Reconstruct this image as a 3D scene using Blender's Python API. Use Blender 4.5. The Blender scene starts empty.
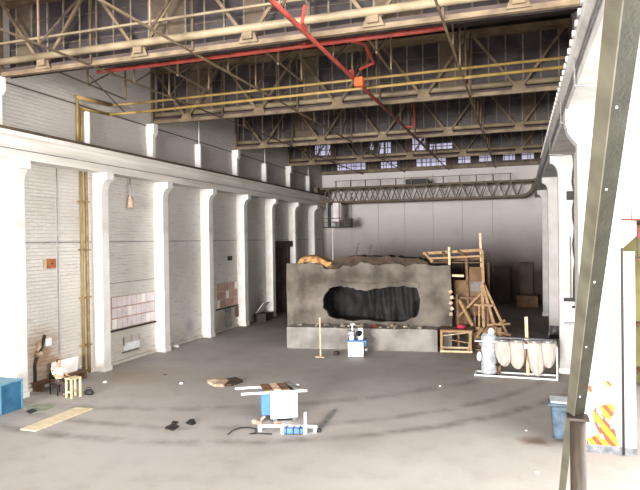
import bpy, bmesh, math, random
from mathutils import Vector, Matrix, noise
from mathutils.geometry import tessellate_polygon
random.seed(7)
SC = bpy.context.scene
COL = SC.collection
PI = math.pi
V = Vector

# ------------------------------------------------------------------ materials
def srgb(r, g, b):
    f = lambda c: (c / 255 / 12.92) if c / 255 <= .04045 else ((c / 255 + .055) / 1.055) ** 2.4
    return (f(r), f(g), f(b), 1)

def mat(name, c1, c2=None, rough=.8, scale=3., detail=6, metal=0., bump=0., bscale=None, lo=.35, hi=.65, coord='Object', stretch=None):
    m = bpy.data.materials.new(name); m.use_nodes = True
    nt = m.node_tree; b = nt.nodes['Principled BSDF']
    b.inputs['Roughness'].default_value = rough; b.inputs['Metallic'].default_value = metal
    b.inputs['Specular IOR Level'].default_value = .3
    c1 = srgb(*c1); c2 = srgb(*c2) if c2 else tuple(min(1, v * .8) for v in c1[:3]) + (1,)
    tc = nt.nodes.new('ShaderNodeTexCoord'); src = tc.outputs[coord]
    if stretch:
        mp = nt.nodes.new('ShaderNodeMapping'); mp.inputs['Scale'].default_value = stretch
        nt.links.new(src, mp.inputs['Vector']); src = mp.outputs['Vector']
    n = nt.nodes.new('ShaderNodeTexNoise'); n.inputs['Scale'].default_value = scale; n.inputs['Detail'].default_value = detail
    nt.links.new(src, n.inputs['Vector'])
    r = nt.nodes.new('ShaderNodeValToRGB')
    r.color_ramp.elements[0].position = lo; r.color_ramp.elements[0].color = c1
    r.color_ramp.elements[1].position = hi; r.color_ramp.elements[1].color = c2
    nt.links.new(n.outputs['Fac'], r.inputs['Fac']); nt.links.new(r.outputs['Color'], b.inputs['Base Color'])
    if bump:
        n2 = nt.nodes.new('ShaderNodeTexNoise'); n2.inputs['Scale'].default_value = bscale or scale * 6; n2.inputs['Detail'].default_value = 8
        nt.links.new(src, n2.inputs['Vector'])
        bp = nt.nodes.new('ShaderNodeBump'); bp.inputs['Strength'].default_value = bump; bp.inputs['Distance'].default_value = .05
        nt.links.new(n2.outputs['Fac'], bp.inputs['Height']); nt.links.new(bp.outputs['Normal'], b.inputs['Normal'])
    return m

def glow(name, c, s):
    m = bpy.data.materials.new(name); m.use_nodes = True
    b = m.node_tree.nodes['Principled BSDF']; b.inputs['Base Color'].default_value = srgb(*c); b.inputs['Roughness'].default_value = .3
    n = m.node_tree.nodes.new('ShaderNodeTexNoise'); n.inputs['Scale'].default_value = 2
    b.inputs['Emission Color'].default_value = srgb(*c); b.inputs['Emission Strength'].default_value = s
    return m

class NG:
    """small helper to chain shader nodes"""
    def __init__(s, m): s.nt = m.node_tree
    def n(s, t, **kw):
        x = s.nt.nodes.new(t)
        for k, v in kw.items():
            if k in x.inputs.keys() if hasattr(x.inputs, 'keys') else False: x.inputs[k].default_value = v
            else: setattr(x, k, v)
        return x
    def l(s, a, b): s.nt.links.new(a, b)
    def math(s, op, a, b=None, clamp=False):
        x = s.nt.nodes.new('ShaderNodeMath'); x.operation = op; x.use_clamp = clamp
        for i, v in enumerate((a, b)):
            if v is None: continue
            if hasattr(v, 'is_linked'): s.l(v, x.inputs[i])
            else: x.inputs[i].default_value = v
        return x.outputs[0]
    def mix(s, f, a, b):
        x = s.nt.nodes.new('ShaderNodeMix'); x.data_type = 'RGBA'
        for sk, v in ((x.inputs[0], f), (x.inputs[6], a), (x.inputs[7], b)):
            if hasattr(v, 'is_linked'): s.l(v, sk)
            else: sk.default_value = v
        return x.outputs[2]
    def ramp(s, f, lo, hi):
        x = s.nt.nodes.new('ShaderNodeMapRange'); x.inputs[1].default_value = lo; x.inputs[2].default_value = hi
        s.l(f, x.inputs[0]); return x.outputs[0]
    def noise(s, vec, sc, det=6):
        x = s.nt.nodes.new('ShaderNodeTexNoise'); x.inputs['Scale'].default_value = sc; x.inputs['Detail'].default_value = det
        s.l(vec, x.inputs['Vector']); return x.outputs['Fac']

def brick_wall(name, axis, base, dirt, stains=(), low_tone=None, bump=.35, upper=None, bk=.22):
    """painted brick on a wall whose horizontal run is the world axis given"""
    m = bpy.data.materials.new(name); m.use_nodes = True; g = NG(m)
    b = m.node_tree.nodes['Principled BSDF']; b.inputs['Roughness'].default_value = .8; b.inputs['Specular IOR Level'].default_value = .2
    geo = g.n('ShaderNodeNewGeometry'); sp = g.n('ShaderNodeSeparateXYZ'); g.l(geo.outputs['Position'], sp.inputs[0])
    cb = g.n('ShaderNodeCombineXYZ'); g.l(sp.outputs['XYZ'.index(axis)], cb.inputs[0]); g.l(sp.outputs[2], cb.inputs[1])
    P = cb.outputs[0]
    br = g.n('ShaderNodeTexBrick'); br.inputs['Scale'].default_value = 1; br.inputs['Mortar Size'].default_value = .012
    br.inputs['Brick Width'].default_value = .42; br.inputs['Row Height'].default_value = .14; br.inputs['Mortar Smooth'].default_value = .6
    g.l(P, br.inputs['Vector'])
    mp = g.n('ShaderNodeMapping'); mp.inputs['Scale'].default_value = (1, 4.5, 1); g.l(P, mp.inputs['Vector'])
    n1 = g.noise(mp.outputs[0], 1.6, 9); n2 = g.noise(P, .35, 5)
    col = g.mix(g.ramp(n2, .42, .72), srgb(*base), srgb(*dirt))
    col = g.mix(g.math('MULTIPLY', br.outputs['Fac'], bk), col, srgb(*[c * .72 for c in base]))
    streak = g.ramp(n1, .56, .66)
    col = g.mix(g.math('MULTIPLY', streak, bk * 2.4), col, srgb(*[c * .72 for c in base]))
    # dust and scuffs creeping up from the floor
    low = g.math('MULTIPLY', g.ramp(sp.outputs[2], 1.1, 0), g.ramp(n1, .3, .7), True)
    col = g.mix(g.math('MULTIPLY', low, .55), col, srgb(165, 150, 128))
    if upper: col = g.mix(g.math('MULTIPLY', g.math('GREATER_THAN', sp.outputs[2], 9.0), .75), col, srgb(*upper))  # above the runway beam, shade is mixed into the wall colour as grey
    for (x, z, r, c, k) in stains:
        d = g.n('ShaderNodeVectorMath', operation='DISTANCE'); g.l(P, d.inputs[0]); d.inputs[1].default_value = (x, z, 0)
        nn = g.math('ADD', d.outputs['Value'], g.math('MULTIPLY', g.math('SUBTRACT', n1, .5), r * 1.1))
        col = g.mix(g.math('MULTIPLY', g.ramp(nn, r, r * .25), k, True), col, srgb(*c))
    if low_tone:  # colour turns darker towards the floor, with an uneven soft edge
        z0, z1, c = low_tone
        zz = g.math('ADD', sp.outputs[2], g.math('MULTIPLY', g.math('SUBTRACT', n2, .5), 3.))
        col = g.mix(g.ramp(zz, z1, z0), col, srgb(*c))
    g.l(col, b.inputs['Base Color'])
    bp = g.n('ShaderNodeBump'); bp.inputs['Strength'].default_value = bump; bp.inputs['Distance'].default_value = .04
    h = g.math('ADD', g.math('MULTIPLY', br.outputs['Fac'], -.5), n1); g.l(h, bp.inputs['Height']); g.l(bp.outputs[0], b.inputs['Normal'])
    return m

def floor_mat():
    m = bpy.data.materials.new('concrete_floor'); m.use_nodes = True; g = NG(m)
    b = m.node_tree.nodes['Principled BSDF']; b.inputs['Specular IOR Level'].default_value = .25
    geo = g.n('ShaderNodeNewGeometry'); P = geo.outputs['Position']
    n1 = g.noise(P, .16, 7); n2 = g.noise(P, 1.3, 8); n3 = g.noise(P, 9, 4)
    col = g.mix(g.ramp(n1, .38, .62), srgb(166, 162, 158), srgb(152, 147, 142))
    col = g.mix(g.math('MULTIPLY', g.ramp(n2, .52, .72), .22), col, srgb(128, 123, 118))
    col = g.mix(g.math('MULTIPLY', g.ramp(n3, .55, .7), .16), col, srgb(184, 181, 177))
    # curved tyre tracks
    for (cx, cy, r, w, k) in ((-12.5, 29.5, 15.6, .22, .8), (-12.5, 29.5, 14.3, .2, .6), (-16, 34, 17.6, .26, .5)):
        d = g.n('ShaderNodeVectorMath', operation='DISTANCE'); g.l(P, d.inputs[0]); d.inputs[1].default_value = (cx, cy, 0)
        dd = g.math('ABSOLUTE', g.math('SUBTRACT', d.outputs['Value'], r))
        f = g.math('MULTIPLY', g.ramp(dd, w * 1.6, w * .3), g.ramp(n2, .3, .6), True)
        col = g.mix(g.math('MULTIPLY', f, k), col, srgb(112, 107, 102))
    # paler scraped patch of floor at the front left, dark oil patches, rust by the bin
    for (x, y, r, c, k) in ((-9.6, 13.2, 3.0, (166, 164, 161), .5), (-4.5, 15.8, 1.2, (134, 129, 124), .45), (.35, 17.1, .55, (100, 76, 56), .85), (-15, 21, 2.2, (150, 136, 120), .7),
                            (-1.5, 30, 3, (112, 104, 97), .6), (-13, 19, 1.2, (160, 153, 144), .5)):
        d = g.n('ShaderNodeVectorMath', operation='DISTANCE'); g.l(P, d.inputs[0]); d.inputs[1].default_value = (x, y, 0)
        nn = g.math('ADD', d.outputs['Value'], g.math('MULTIPLY', g.math('SUBTRACT', n2, .5), r * 1.6))
        col = g.mix(g.math('MULTIPLY', g.ramp(nn, r, r * .3), k, True), col, srgb(*c))
    # darker brown towards the far end: light falloff put into the floor colour
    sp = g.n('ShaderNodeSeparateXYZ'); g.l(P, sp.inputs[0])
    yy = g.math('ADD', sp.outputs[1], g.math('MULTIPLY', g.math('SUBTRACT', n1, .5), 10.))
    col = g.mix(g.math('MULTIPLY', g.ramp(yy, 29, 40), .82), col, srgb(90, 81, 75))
    g.l(col, b.inputs['Base Color'])
    g.l(g.ramp(n2, .2, -.1) if False else g.math('ADD', g.math('MULTIPLY', n2, .3), .55), b.inputs['Roughness'])
    bp = g.n('ShaderNodeBump'); bp.inputs['Strength'].default_value = .15; bp.inputs['Distance'].default_value = .02
    g.l(n3, bp.inputs['Height']); g.l(bp.outputs[0], b.inputs['Normal'])
    return m

def hazard_mat():
    """paint on the pillar foot: red and yellow diagonal bands, worn through to white"""
    m = bpy.data.materials.new('hazard_paint'); m.use_nodes = True; g = NG(m)
    b = m.node_tree.nodes['Principled BSDF']; b.inputs['Roughness'].default_value = .6
    geo = g.n('ShaderNodeNewGeometry'); P = geo.outputs['Position']; sp = g.n('ShaderNodeSeparateXYZ'); g.l(P, sp.inputs[0])
    s = g.math('ADD', sp.outputs[0], g.math('MULTIPLY', sp.outputs[2], .80))
    fr = g.math('FRACT', g.math('MULTIPLY', s, 3.3))
    col = g.mix(g.math('GREATER_THAN', fr, .5), srgb(240, 190, 20), srgb(196, 62, 34))
    n = g.noise(P, 5, 5)
    f = g.math('GREATER_THAN', n, .60)
    g.l(g.mix(f, col, srgb(236, 232, 226)), b.inputs['Base Color'])
    return m

M = {}
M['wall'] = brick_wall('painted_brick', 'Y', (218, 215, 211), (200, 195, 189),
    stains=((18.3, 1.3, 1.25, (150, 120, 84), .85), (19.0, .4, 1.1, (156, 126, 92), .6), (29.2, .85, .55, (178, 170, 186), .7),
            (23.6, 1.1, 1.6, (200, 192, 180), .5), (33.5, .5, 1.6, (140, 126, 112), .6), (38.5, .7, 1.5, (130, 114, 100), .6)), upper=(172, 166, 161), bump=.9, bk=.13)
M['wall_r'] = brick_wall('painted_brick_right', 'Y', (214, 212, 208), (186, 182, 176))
M['wall_up'] = brick_wall('painted_brick_upper', 'X', (176, 174, 171), (158, 154, 149))
M['back'] = brick_wall('back_wall_paint', 'X', (196, 190, 188), (184, 178, 176), low_tone=(2.6, 7.8, (68, 57, 53)), bump=.0, bk=.03)
M['olive_wall'] = mat('olive_wall', (150, 146, 98), (128, 122, 84), scale=1)
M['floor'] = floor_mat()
M['white'] = mat('white_paint', (218, 216, 213), (196, 192, 187), scale=1.4, bump=.15, bscale=12, lo=.4, hi=.75)
M['beamwhite'] = mat('white_beam_paint', (220, 217, 212), (192, 187, 180), scale=1.1, stretch=(1, .2, 2), lo=.4, hi=.7)
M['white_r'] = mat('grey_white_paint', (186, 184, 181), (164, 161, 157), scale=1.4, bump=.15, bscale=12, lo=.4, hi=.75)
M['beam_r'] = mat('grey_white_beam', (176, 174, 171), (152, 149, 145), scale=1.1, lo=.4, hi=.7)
M['joint'] = mat('panel_joint', (142, 136, 133), (120, 114, 112))
M['roof'] = mat('roof_board', (74, 62, 60), (56, 46, 46), scale=1)
M['pane'] = mat('painted_over_glass', (66, 59, 61), (49, 43, 45), rough=.45, scale=.8, detail=3, lo=.45, hi=.55)
M['pane_brown'] = mat('brown_board', (98, 85, 72), (80, 69, 58), scale=2)
M['bar'] = mat('glazing_bar', (128, 119, 106), (100, 92, 82), scale=4)
M['steel'] = mat('tan_steel', (122, 106, 84), (90, 76, 59), scale=1.6, rough=.6)
M['steel_d'] = mat('brown_steel', (98, 84, 68), (72, 61, 50), scale=1.6, rough=.6)
M['palepipe'] = mat('pale_pipe', (146, 132, 108), (114, 101, 81), scale=1.2, rough=.5)
M['yellow'] = mat('yellow_pipe', (146, 122, 68), (124, 102, 58), rough=.5)
M['tanpipe'] = mat('ochre_pipe', (150, 124, 84), (122, 98, 64), rough=.6)
M['red'] = mat('red_pipe', (140, 56, 46), (112, 45, 38), rough=.5)
M['orange'] = mat('orange_box', (214, 92, 44), (180, 72, 40))
M['darkrod'] = mat('dark_rod', (92, 78, 64), (66, 56, 48))
M['olive'] = mat('olive_paint', (46, 46, 35), (30, 30, 23), scale=6, detail=9, rough=.6, bump=.1, lo=.3, hi=.75)
M['beige'] = mat('beige_paint', (98, 95, 81), (78, 75, 63), scale=3, rough=.6)
M['rust'] = mat('brown_post', (62, 53, 44), (40, 34, 28), scale=4, rough=.5, stretch=(6, 6, .6))
M['plaster'] = mat('grey_plaster', (114, 107, 99), (70, 63, 57), scale=.75, detail=10, bump=.8, bscale=4, lo=.38, hi=.62)
M['plinth'] = mat('grey_plinth', (146, 142, 137), (112, 108, 103), scale=1.1, detail=9, bump=.4, bscale=5)
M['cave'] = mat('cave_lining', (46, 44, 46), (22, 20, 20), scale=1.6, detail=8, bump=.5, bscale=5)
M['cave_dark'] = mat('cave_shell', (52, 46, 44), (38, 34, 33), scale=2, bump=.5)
M['mound'] = mat('brown_mound', (76, 60, 48), (46, 38, 32), scale=3, bump=.8)
M['straw'] = mat('golden_board', (190, 146, 92), (104, 74, 48), scale=5, bump=.4)
M['pine'] = mat('pine', (168, 138, 102), (132, 102, 72), scale=3, stretch=(1, 1, 8), rough=.7)
M['pine_pale'] = mat('pale_pine', (212, 194, 162), (186, 166, 130), scale=3, rough=.7)
M['pine_dark'] = mat('dark_timber', (118, 90, 66), (88, 66, 48), scale=3, rough=.7)
M['ply'] = mat('plywood', (124, 98, 72), (98, 76, 54), scale=2)
M['greyboard'] = mat('grey_board', (128, 128, 128), (100, 98, 96))
M['mwhite'] = mat('machine_white', (240, 242, 244), (224, 226, 228), rough=.4)
M['mblue'] = mat('machine_blue', (82, 126, 196), (70, 110, 178), rough=.4)
M['mgrey'] = mat('machine_grey', (150, 152, 154), (112, 112, 114), rough=.4, metal=.4)
M['black'] = mat('black_rubber', (44, 42, 42), (32, 30, 30), rough=.6)
M['galv'] = mat('galvanised', (206, 212, 218), (160, 168, 176), rough=.35, metal=.25, scale=4)
M['bin'] = mat('blue_grey_plastic', (86, 102, 116), (58, 70, 82), rough=.3, scale=4)
M['bag'] = mat('filter_cloth', (200, 187, 179), (172, 158, 149), scale=4, bump=.9, bscale=6, rough=.9, stretch=(2.5, 2.5, .5))
M['tarp'] = mat('blue_tarp', (58, 108, 138), (38, 82, 112), scale=2.2, rough=.5, bump=.3, bscale=3)
M['tarp2'] = mat('pale_blue_lid', (92, 142, 166), (76, 124, 152), rough=.5)
M['door'] = mat('dark_door', (88, 76, 70), (66, 56, 52), scale=1)
M['paper'] = mat('white_paper', (250, 248, 246), (236, 232, 228))
M['sheet'] = mat('lilac_sheet', (232, 226, 230), (214, 204, 209), scale=2.2)
M['sheet_p'] = mat('pink_sheet', (196, 166, 156), (172, 138, 128), scale=2)
M['signor'] = mat('copper_plate', (186, 118, 78), (156, 94, 60))
M['skin'] = mat('skin', (196, 142, 112), (178, 122, 96))
M['hair'] = mat('hair', (70, 44, 34), (52, 34, 28))
M['vest'] = mat('pale_vest', (244, 246, 222), (226, 232, 186), scale=5)
M['trouser'] = mat('dark_trousers', (66, 56, 52), (48, 42, 40))
M['hazard'] = hazard_mat()
M['skirt'] = mat('blue_grey_skirting', (128, 132, 138), (92, 94, 98), scale=6)
M['redsteel'] = mat('dark_red_steel', (112, 56, 50), (86, 44, 40))
M['rubble'] = mat('rubble', (160, 148, 132), (116, 104, 92), bump=.5)
M['magenta'] = mat('magenta_bag', (196, 52, 84), (160, 40, 70))
M['greenish'] = mat('green_grey_sheet', (142, 150, 132), (112, 120, 102), scale=3)
M['board'] = mat('yellowed_board', (214, 200, 170), (190, 174, 142), scale=2, stretch=(1, 4, 1))
M['win'] = glow('daylit_pane', (196, 192, 220), .55)
M['card'] = mat('crumpled_cardboard', (214, 190, 168), (150, 124, 102), scale=5, bump=.5)

# ------------------------------------------------------------------ mesh helpers
ORG = {}
class MB:
    def __init__(s): s.bm = bmesh.new()
    def box(s, c, d, rot=None):
        r = bmesh.ops.create_cube(s.bm, size=1)
        mt = Matrix.Translation(V(c)) @ (rot.to_4x4() if rot else Matrix.Identity(4)) @ Matrix.Diagonal((*d, 1))
        bmesh.ops.transform(s.bm, matrix=mt, verts=r['verts']); return s
    def lim(s, x0, x1, y0, y1, z0, z1):
        return s.box(((x0 + x1) / 2, (y0 + y1) / 2, (z0 + z1) / 2), (abs(x1 - x0), abs(y1 - y0), abs(z1 - z0)))
    def bar(s, p, q, w, h=None, up=(0, 0, 1)):
        p, q = V(p), V(q); d = q - p; L = d.length; z = d.normalized(); u = V(up)
        if abs(z.dot(u)) > .97: u = V((0, 1, 0))
        x = u.cross(z).normalized(); y = z.cross(x)
        return s.box((p + q) / 2, (w, h or w, L), Matrix((x, y, z)).transposed())
    def tube(s, p, q, r, seg=10, r2=None):
        p, q = V(p), V(q); d = q - p
        k = bmesh.ops.create_cone(s.bm, cap_ends=True, segments=seg, radius1=r, radius2=r if r2 is None else r2, depth=d.length)
        mt = Matrix.Translation((p + q) / 2) @ d.to_track_quat('Z', 'Y').to_matrix().to_4x4()
        bmesh.ops.transform(s.bm, matrix=mt, verts=k['verts']); return s
    def path(s, pts, r, seg=8):
        for a, b in zip(pts, pts[1:]): s.tube(a, b, r, seg)
        for a in pts[1:-1]: s.ball(a, (r, r, r), 8)
        return s
    def ball(s, c, r, seg=12):
        k = bmesh.ops.create_uvsphere(s.bm, u_segments=seg, v_segments=max(4, seg // 2), radius=1)
        bmesh.ops.transform(s.bm, matrix=Matrix.Translation(V(c)) @ Matrix.Diagonal((*r, 1)), verts=k['verts']); return s
    def lathe(s, prof, c, seg=20, sx=1., sy=1.):
        c = V(c); rings = []
        for r, z in prof:
            rings.append([s.bm.verts.new(c + V((r * sx * math.cos(2 * PI * i / seg), r * sy * math.sin(2 * PI * i / seg), z))) for i in range(seg)])
        for a, b in zip(rings, rings[1:]):
            for i in range(seg): s.bm.faces.new((a[i], a[(i + 1) % seg], b[(i + 1) % seg], b[i]))
        s.bm.faces.new(rings[0][::-1]); s.bm.faces.new(rings[-1]); return s
    def prism(s, pts, axis, a, b):
        """polygon of 2-D points extruded along axis from a to b"""
        def mk(p, t): return {'X': (t, p[0], p[1]), 'Y': (p[0], t, p[1]), 'Z': (p[0], p[1], t)}[axis]
        A = [s.bm.verts.new(mk(p, a)) for p in pts]; B = [s.bm.verts.new(mk(p, b)) for p in pts]
        n = len(pts)
        for i in range(n): s.bm.faces.new((A[i], A[(i + 1) % n], B[(i + 1) % n], B[i]))
        if n <= 4: s.bm.faces.new(A[::-1]); s.bm.faces.new(B); return s
        for t in tessellate_polygon([[V((p[0], p[1], 0)) for p in pts]]):
            s.bm.faces.new([A[i] for i in t]); s.bm.faces.new([B[i] for i in reversed(t)])
        return s
    def build(s, name, m, parent=None, smooth=False, bevel=0., local=False):
        bm = s.bm
        bmesh.ops.recalc_face_normals(bm, faces=bm.faces)
        if parent is None:
            lo = V([min(v.co[i] for v in bm.verts) for i in range(3)]); hi = V([max(v.co[i] for v in bm.verts) for i in range(3)])
            org = V(((lo.x + hi.x) / 2, (lo.y + hi.y) / 2, lo.z))
        else: org = ORG.get(parent.name, V((0, 0, 0)))
        if not local or parent is None: bmesh.ops.translate(bm, vec=-org, verts=bm.verts)
        me = bpy.data.meshes.new(name); bm.to_mesh(me); bm.free()
        if smooth:
            for p in me.polygons: p.use_smooth = True
        me.materials.append(m)
        o = bpy.data.objects.new(name, me); COL.objects.link(o)
        if parent is None: o.location = org
        else: o.parent = parent
        ORG[o.name] = org
        if bevel:
            bv = o.modifiers.new('Bevel', 'BEVEL'); bv.width = bevel; bv.segments = 2; bv.limit_method = 'ANGLE'
        return o

def tag(o, label=None, cat=None, group=None, kind=None):
    for k, v in (('label', label), ('category', cat), ('group', group), ('kind', kind)):
        if v: o[k] = v
    return o
def root(name, loc, label, cat, group=None, rz=0.):
    o = bpy.data.objects.new(name, None); COL.objects.link(o); o.location = loc; o.rotation_euler.z = rz
    o.empty_display_size = .2; ORG[o.name] = V(loc); return tag(o, label, cat, group)
def struct(name, mb, m, **k): return tag(mb.build(name, m, **k), kind='structure')
def clone(o, loc, label, rz=None):
    c = o.copy(); COL.objects.link(c); c.location = loc
    if rz is not None: c.rotation_euler.z = rz
    if label: c['label'] = label
    ORG[c.name] = V(loc)
    for ch in list(o.children):
        d = ch.copy(); COL.objects.link(d); d.parent = c
        for g in list(ch.children):
            e = g.copy(); COL.objects.link(e); e.parent = d
    return c

# ------------------------------------------------------------------ setting
XL, XR, YB = -17.4, 2.05, 53.1
TY = [7.3, 16.6, 25.9, 35.2, 44.5, 53.1]          # roof truss lines
ZB, ZT = 11.5, 14.35
def roof_z(y):
    for a, b in zip(TY, TY[1:]):
        if a <= y <= b: return ZB + (ZT - ZB) * (y - a) / (b - a)
    return ZT
saw = []
for a, b in zip(TY[:-1], TY[1:]): saw += [(a + .52, ZB + .16), (b + .52, ZT + .16)]
prof = [(-32, 0), (YB, 0)] + [(YB, ZT)] + saw[-2::-1] + [(-32, ZT)]
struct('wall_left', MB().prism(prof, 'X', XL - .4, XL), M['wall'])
prof_r = [(17.3, 0), (YB, 0), (YB, ZT)] + [p for p in saw[-2::-1] if p[0] > 17.3] + [(17.3, ZB + .2)]
struct('wall_right', MB().prism(prof_r, 'X', XR, XR + .35), M['wall_r'])
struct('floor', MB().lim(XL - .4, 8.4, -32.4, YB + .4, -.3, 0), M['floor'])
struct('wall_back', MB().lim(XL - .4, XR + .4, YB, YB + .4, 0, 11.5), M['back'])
# front wall behind the viewpoint with its big daylight opening
fw = MB(); fw.lim(XL - .4, -15.5, -32.4, -32, 0, ZT); fw.lim(-2.5, 8.4, -32.4, -32, 0, ZT); fw.lim(-15.5, -2.5, -32.4, -32, 0, 1.5); fw.lim(-15.5, -2.5, -32.4, -32, 10, ZT)
struct('wall_front', fw, M['wall_up'])
# side bay on the right: upper wall, its lintel, olive end wall, outer wall
struct('wall_bay', MB().lim(2.12, 8.4, 17.2, 17.5, 5.9, ZT + .3), M['wall_up'])
struct('wall_bay_end', MB().lim(2.4, 8.4, 25, 25.3, 0, 5.9), M['olive_wall'])
struct('wall_outer', MB().lim(8, 8.4, -32, 25, 0, ZT + .3), M['wall_r'])
cl = MB()
for a, b in zip(TY[:-1], TY[1:]):
    cl.prism([(a, ZB), (b + .6, ZT + .18), (b + .6, ZT + .33), (a, ZB + .15)], 'X', XL - .4, XR + .4)
cl.lim(XL - .4, 8.4, -32.4, TY[0], ZT, ZT + .15)
cl.lim(XR + .36, 8.4, TY[0], 17.5, ZT, ZT + .15); cl.lim(XR + .36, 8.4, 17.5, 25.3, 5.9, 6.05)
struct('ceiling', cl, M['roof'])

# glazed faces of the saw-tooth roof, one behind each truss
wn = 0
for ti, ty in enumerate(TY[1:], 1):
    wn += 1
    y = ty + (.5 if ti < 5 else -.06)
    w = MB(); w.lim(XL, XR, y, y + .04, ZB - .02, ZT + .2)
    win = struct('window_%d' % wn, w, M['pane'])
    gb = MB(); x = XL + .35; i = 0
    while x < XR:
        gb.lim(x - .03, x + .03, y - .05, y - .005, ZB + .3, ZT - .2); x += .69; i += 1
    gb.build('glazing_bar', M['bar'], win)
    tb = MB()
    for z in (12.45, 13.35): tb.lim(XL, XR, y - .03, y - .004, z, z + .025)
    tb.build('transom', M['steel_d'], win)
    MB().lim(XL, XR, y - .12, y + .1, ZB + .05, ZB + .3).build('window_sill', M['steel'], win)
    MB().lim(XL, XR, y - .2, y + .1, ZT - .38, ZT - .08).build('window_header', M['steel'], win)
    rnd = random.Random(ti)
    bd = MB(); k = 0
    for j in range(28):
        if rnd.random() < (.2 if ti < 3 else .15):
            bd.lim(XL + .35 + .69 * j + .03, XL + .35 + .69 * (j + 1) - .03, y - .03, y - .006, ZB + .3, ZT - .4); k += 1
    if k: bd.build('boarded_pane', M['pane_brown'], win)
    if ti >= 4:
        lit = MB()
        cells = {4: [(-15.3, -14.0, 12.15, 12.95), (-10.9, -10.55, 12.35, 12.9), (-10.1, -9.2, 12.0, 12.85), (-7.6, -6.6, 12.1, 13.0), (-6.3, -4.6, 12.1, 12.5)],
                 5: [(-15.9, -13.2, 11.85, 12.45), (-11.8, -10.3, 11.85, 12.4), (-8.6, -6.0, 11.85, 12.5), (-5.0, -3.9, 11.95, 12.6), (-3.3, -2.2, 12.0, 12.7), (-1.3, -.3, 12.0, 12.8), (.2, 1.2, 12.0, 12.8)]}[ti]
        for (a, b, c, d) in cells:
            n = max(1, round((b - a) / .45))
            for q in range(n):
                for (e, f) in ((c, (c + d) / 2 - .03), ((c + d) / 2 + .03, d)):
                    lit.lim(a + (b - a) * q / n + .03, a + (b - a) * (q + 1) / n - .03, y - .035, y - .007, e, f)
        lit.build('lit_pane', M['win'], win)

# joint line across the bays and low kerb along the left wall
jt = MB(); jt.lim(XL, XL + .012, -32, YB, 5.52, 5.56); struct('trim_1', jt, M['mgrey'])
struct('baseboard_left', MB().lim(XL, XL + .1, 8, 40.4, 0, .14), M['wall'])
struct('trim_2', MB().lim(XL, XL + .012, 21.9, 26, 3.66, 3.69), M['mgrey'])

# dark sliding door in the left wall
bj = MB()
for x in (-14.6, -12.1, -9.7, -7.2, -4.7, -2.2): bj.lim(x - .02, x + .02, YB - .01, YB, 0, 11.2)
struct('trim_3', bj, M['joint'])
dr = MB(); dr.lim(XL, XL + .1, 40.9, 45.2, 0, 5.0)
d1 = struct('door_1', dr, M['door'])
fr = MB(); fr.lim(XL, XL + .3, 40.6, 40.9, 0, 5.45); fr.lim(XL, XL + .3, 45.2, 45.5, 0, 5.45); fr.lim(XL, XL + .35, 40.6, 45.5, 5.0, 5.45)
fr.build('door_frame', M['door'], d1)
rb = MB()
for i in range(1, 6): rb.lim(XL + .1, XL + .14, 40.9 + i * .72 - .03, 40.9 + i * .72 + .03, 0, 5)
rb.build('door_rib', M['door'], d1)

# ------------------------------------------------------------------ columns
def column_pts(x0, x1, zt, s):
    """profile in X,Z with a curved corbel head; s=+1 hall lies towards +X"""
    e = .30
    pts = [(x0, 0), (x1, 0), (x1, zt - .8)]
    for i in range(1, 7):
        t = i / 6; pts.append((x1 + s * e * (1 - math.cos(t * PI / 2)) , zt - .8 + .5 * math.sin(t * PI / 2) ))
    pts += [(x1 + s * e, zt), (x0, zt)]
    return pts
def make_column(y, label, x0=XL, x1=-16.85, s=1, wid=.46, zt=8.48, grp='white columns along the left wall', pm='white'):
    r = root('wall_column', ((x0 + x1) / 2, y, 0), label, 'column', grp)
    MB().prism(column_pts(x0, x1, zt, s), 'Y', y - wid / 2, y + wid / 2).build('shaft', M[pm], r)
    a, b = sorted((x0, x1 + s * .04))
    MB().lim(a, b, y - wid / 2 - .04, y + wid / 2 + .04, 0, .22).build('foot', M['beamwhite'], r)
    return r
YC = lambda k: 21.5 + 4.63 * k
col0 = make_column(YC(-1), 'white wall column behind the blue box, nearest on the left')
names = {0: 'white wall column beside the yellow wall pipes', 1: 'white wall column at the far side of the lilac sheet panel',
         2: 'white wall column third beyond the seated person, before the pinkish sheet panel', 3: 'white wall column just beyond the pinkish sheet panel',
         4: 'white wall column right in front of the dark door', 5: 'far white wall column just beyond the dark door', 6: 'farthest white wall column in the left back corner'}
for k, l in names.items(): clone(col0, (col0.location.x, YC(k), 0), l)

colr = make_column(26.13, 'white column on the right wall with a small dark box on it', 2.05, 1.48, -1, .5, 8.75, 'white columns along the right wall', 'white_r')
clone(colr, (colr.location.x, 35.4, 0), 'second white column on the right, dark at its foot')
clone(colr, (colr.location.x, 44.7, 0), 'farthest white column on the right wall by the back wall')

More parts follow.
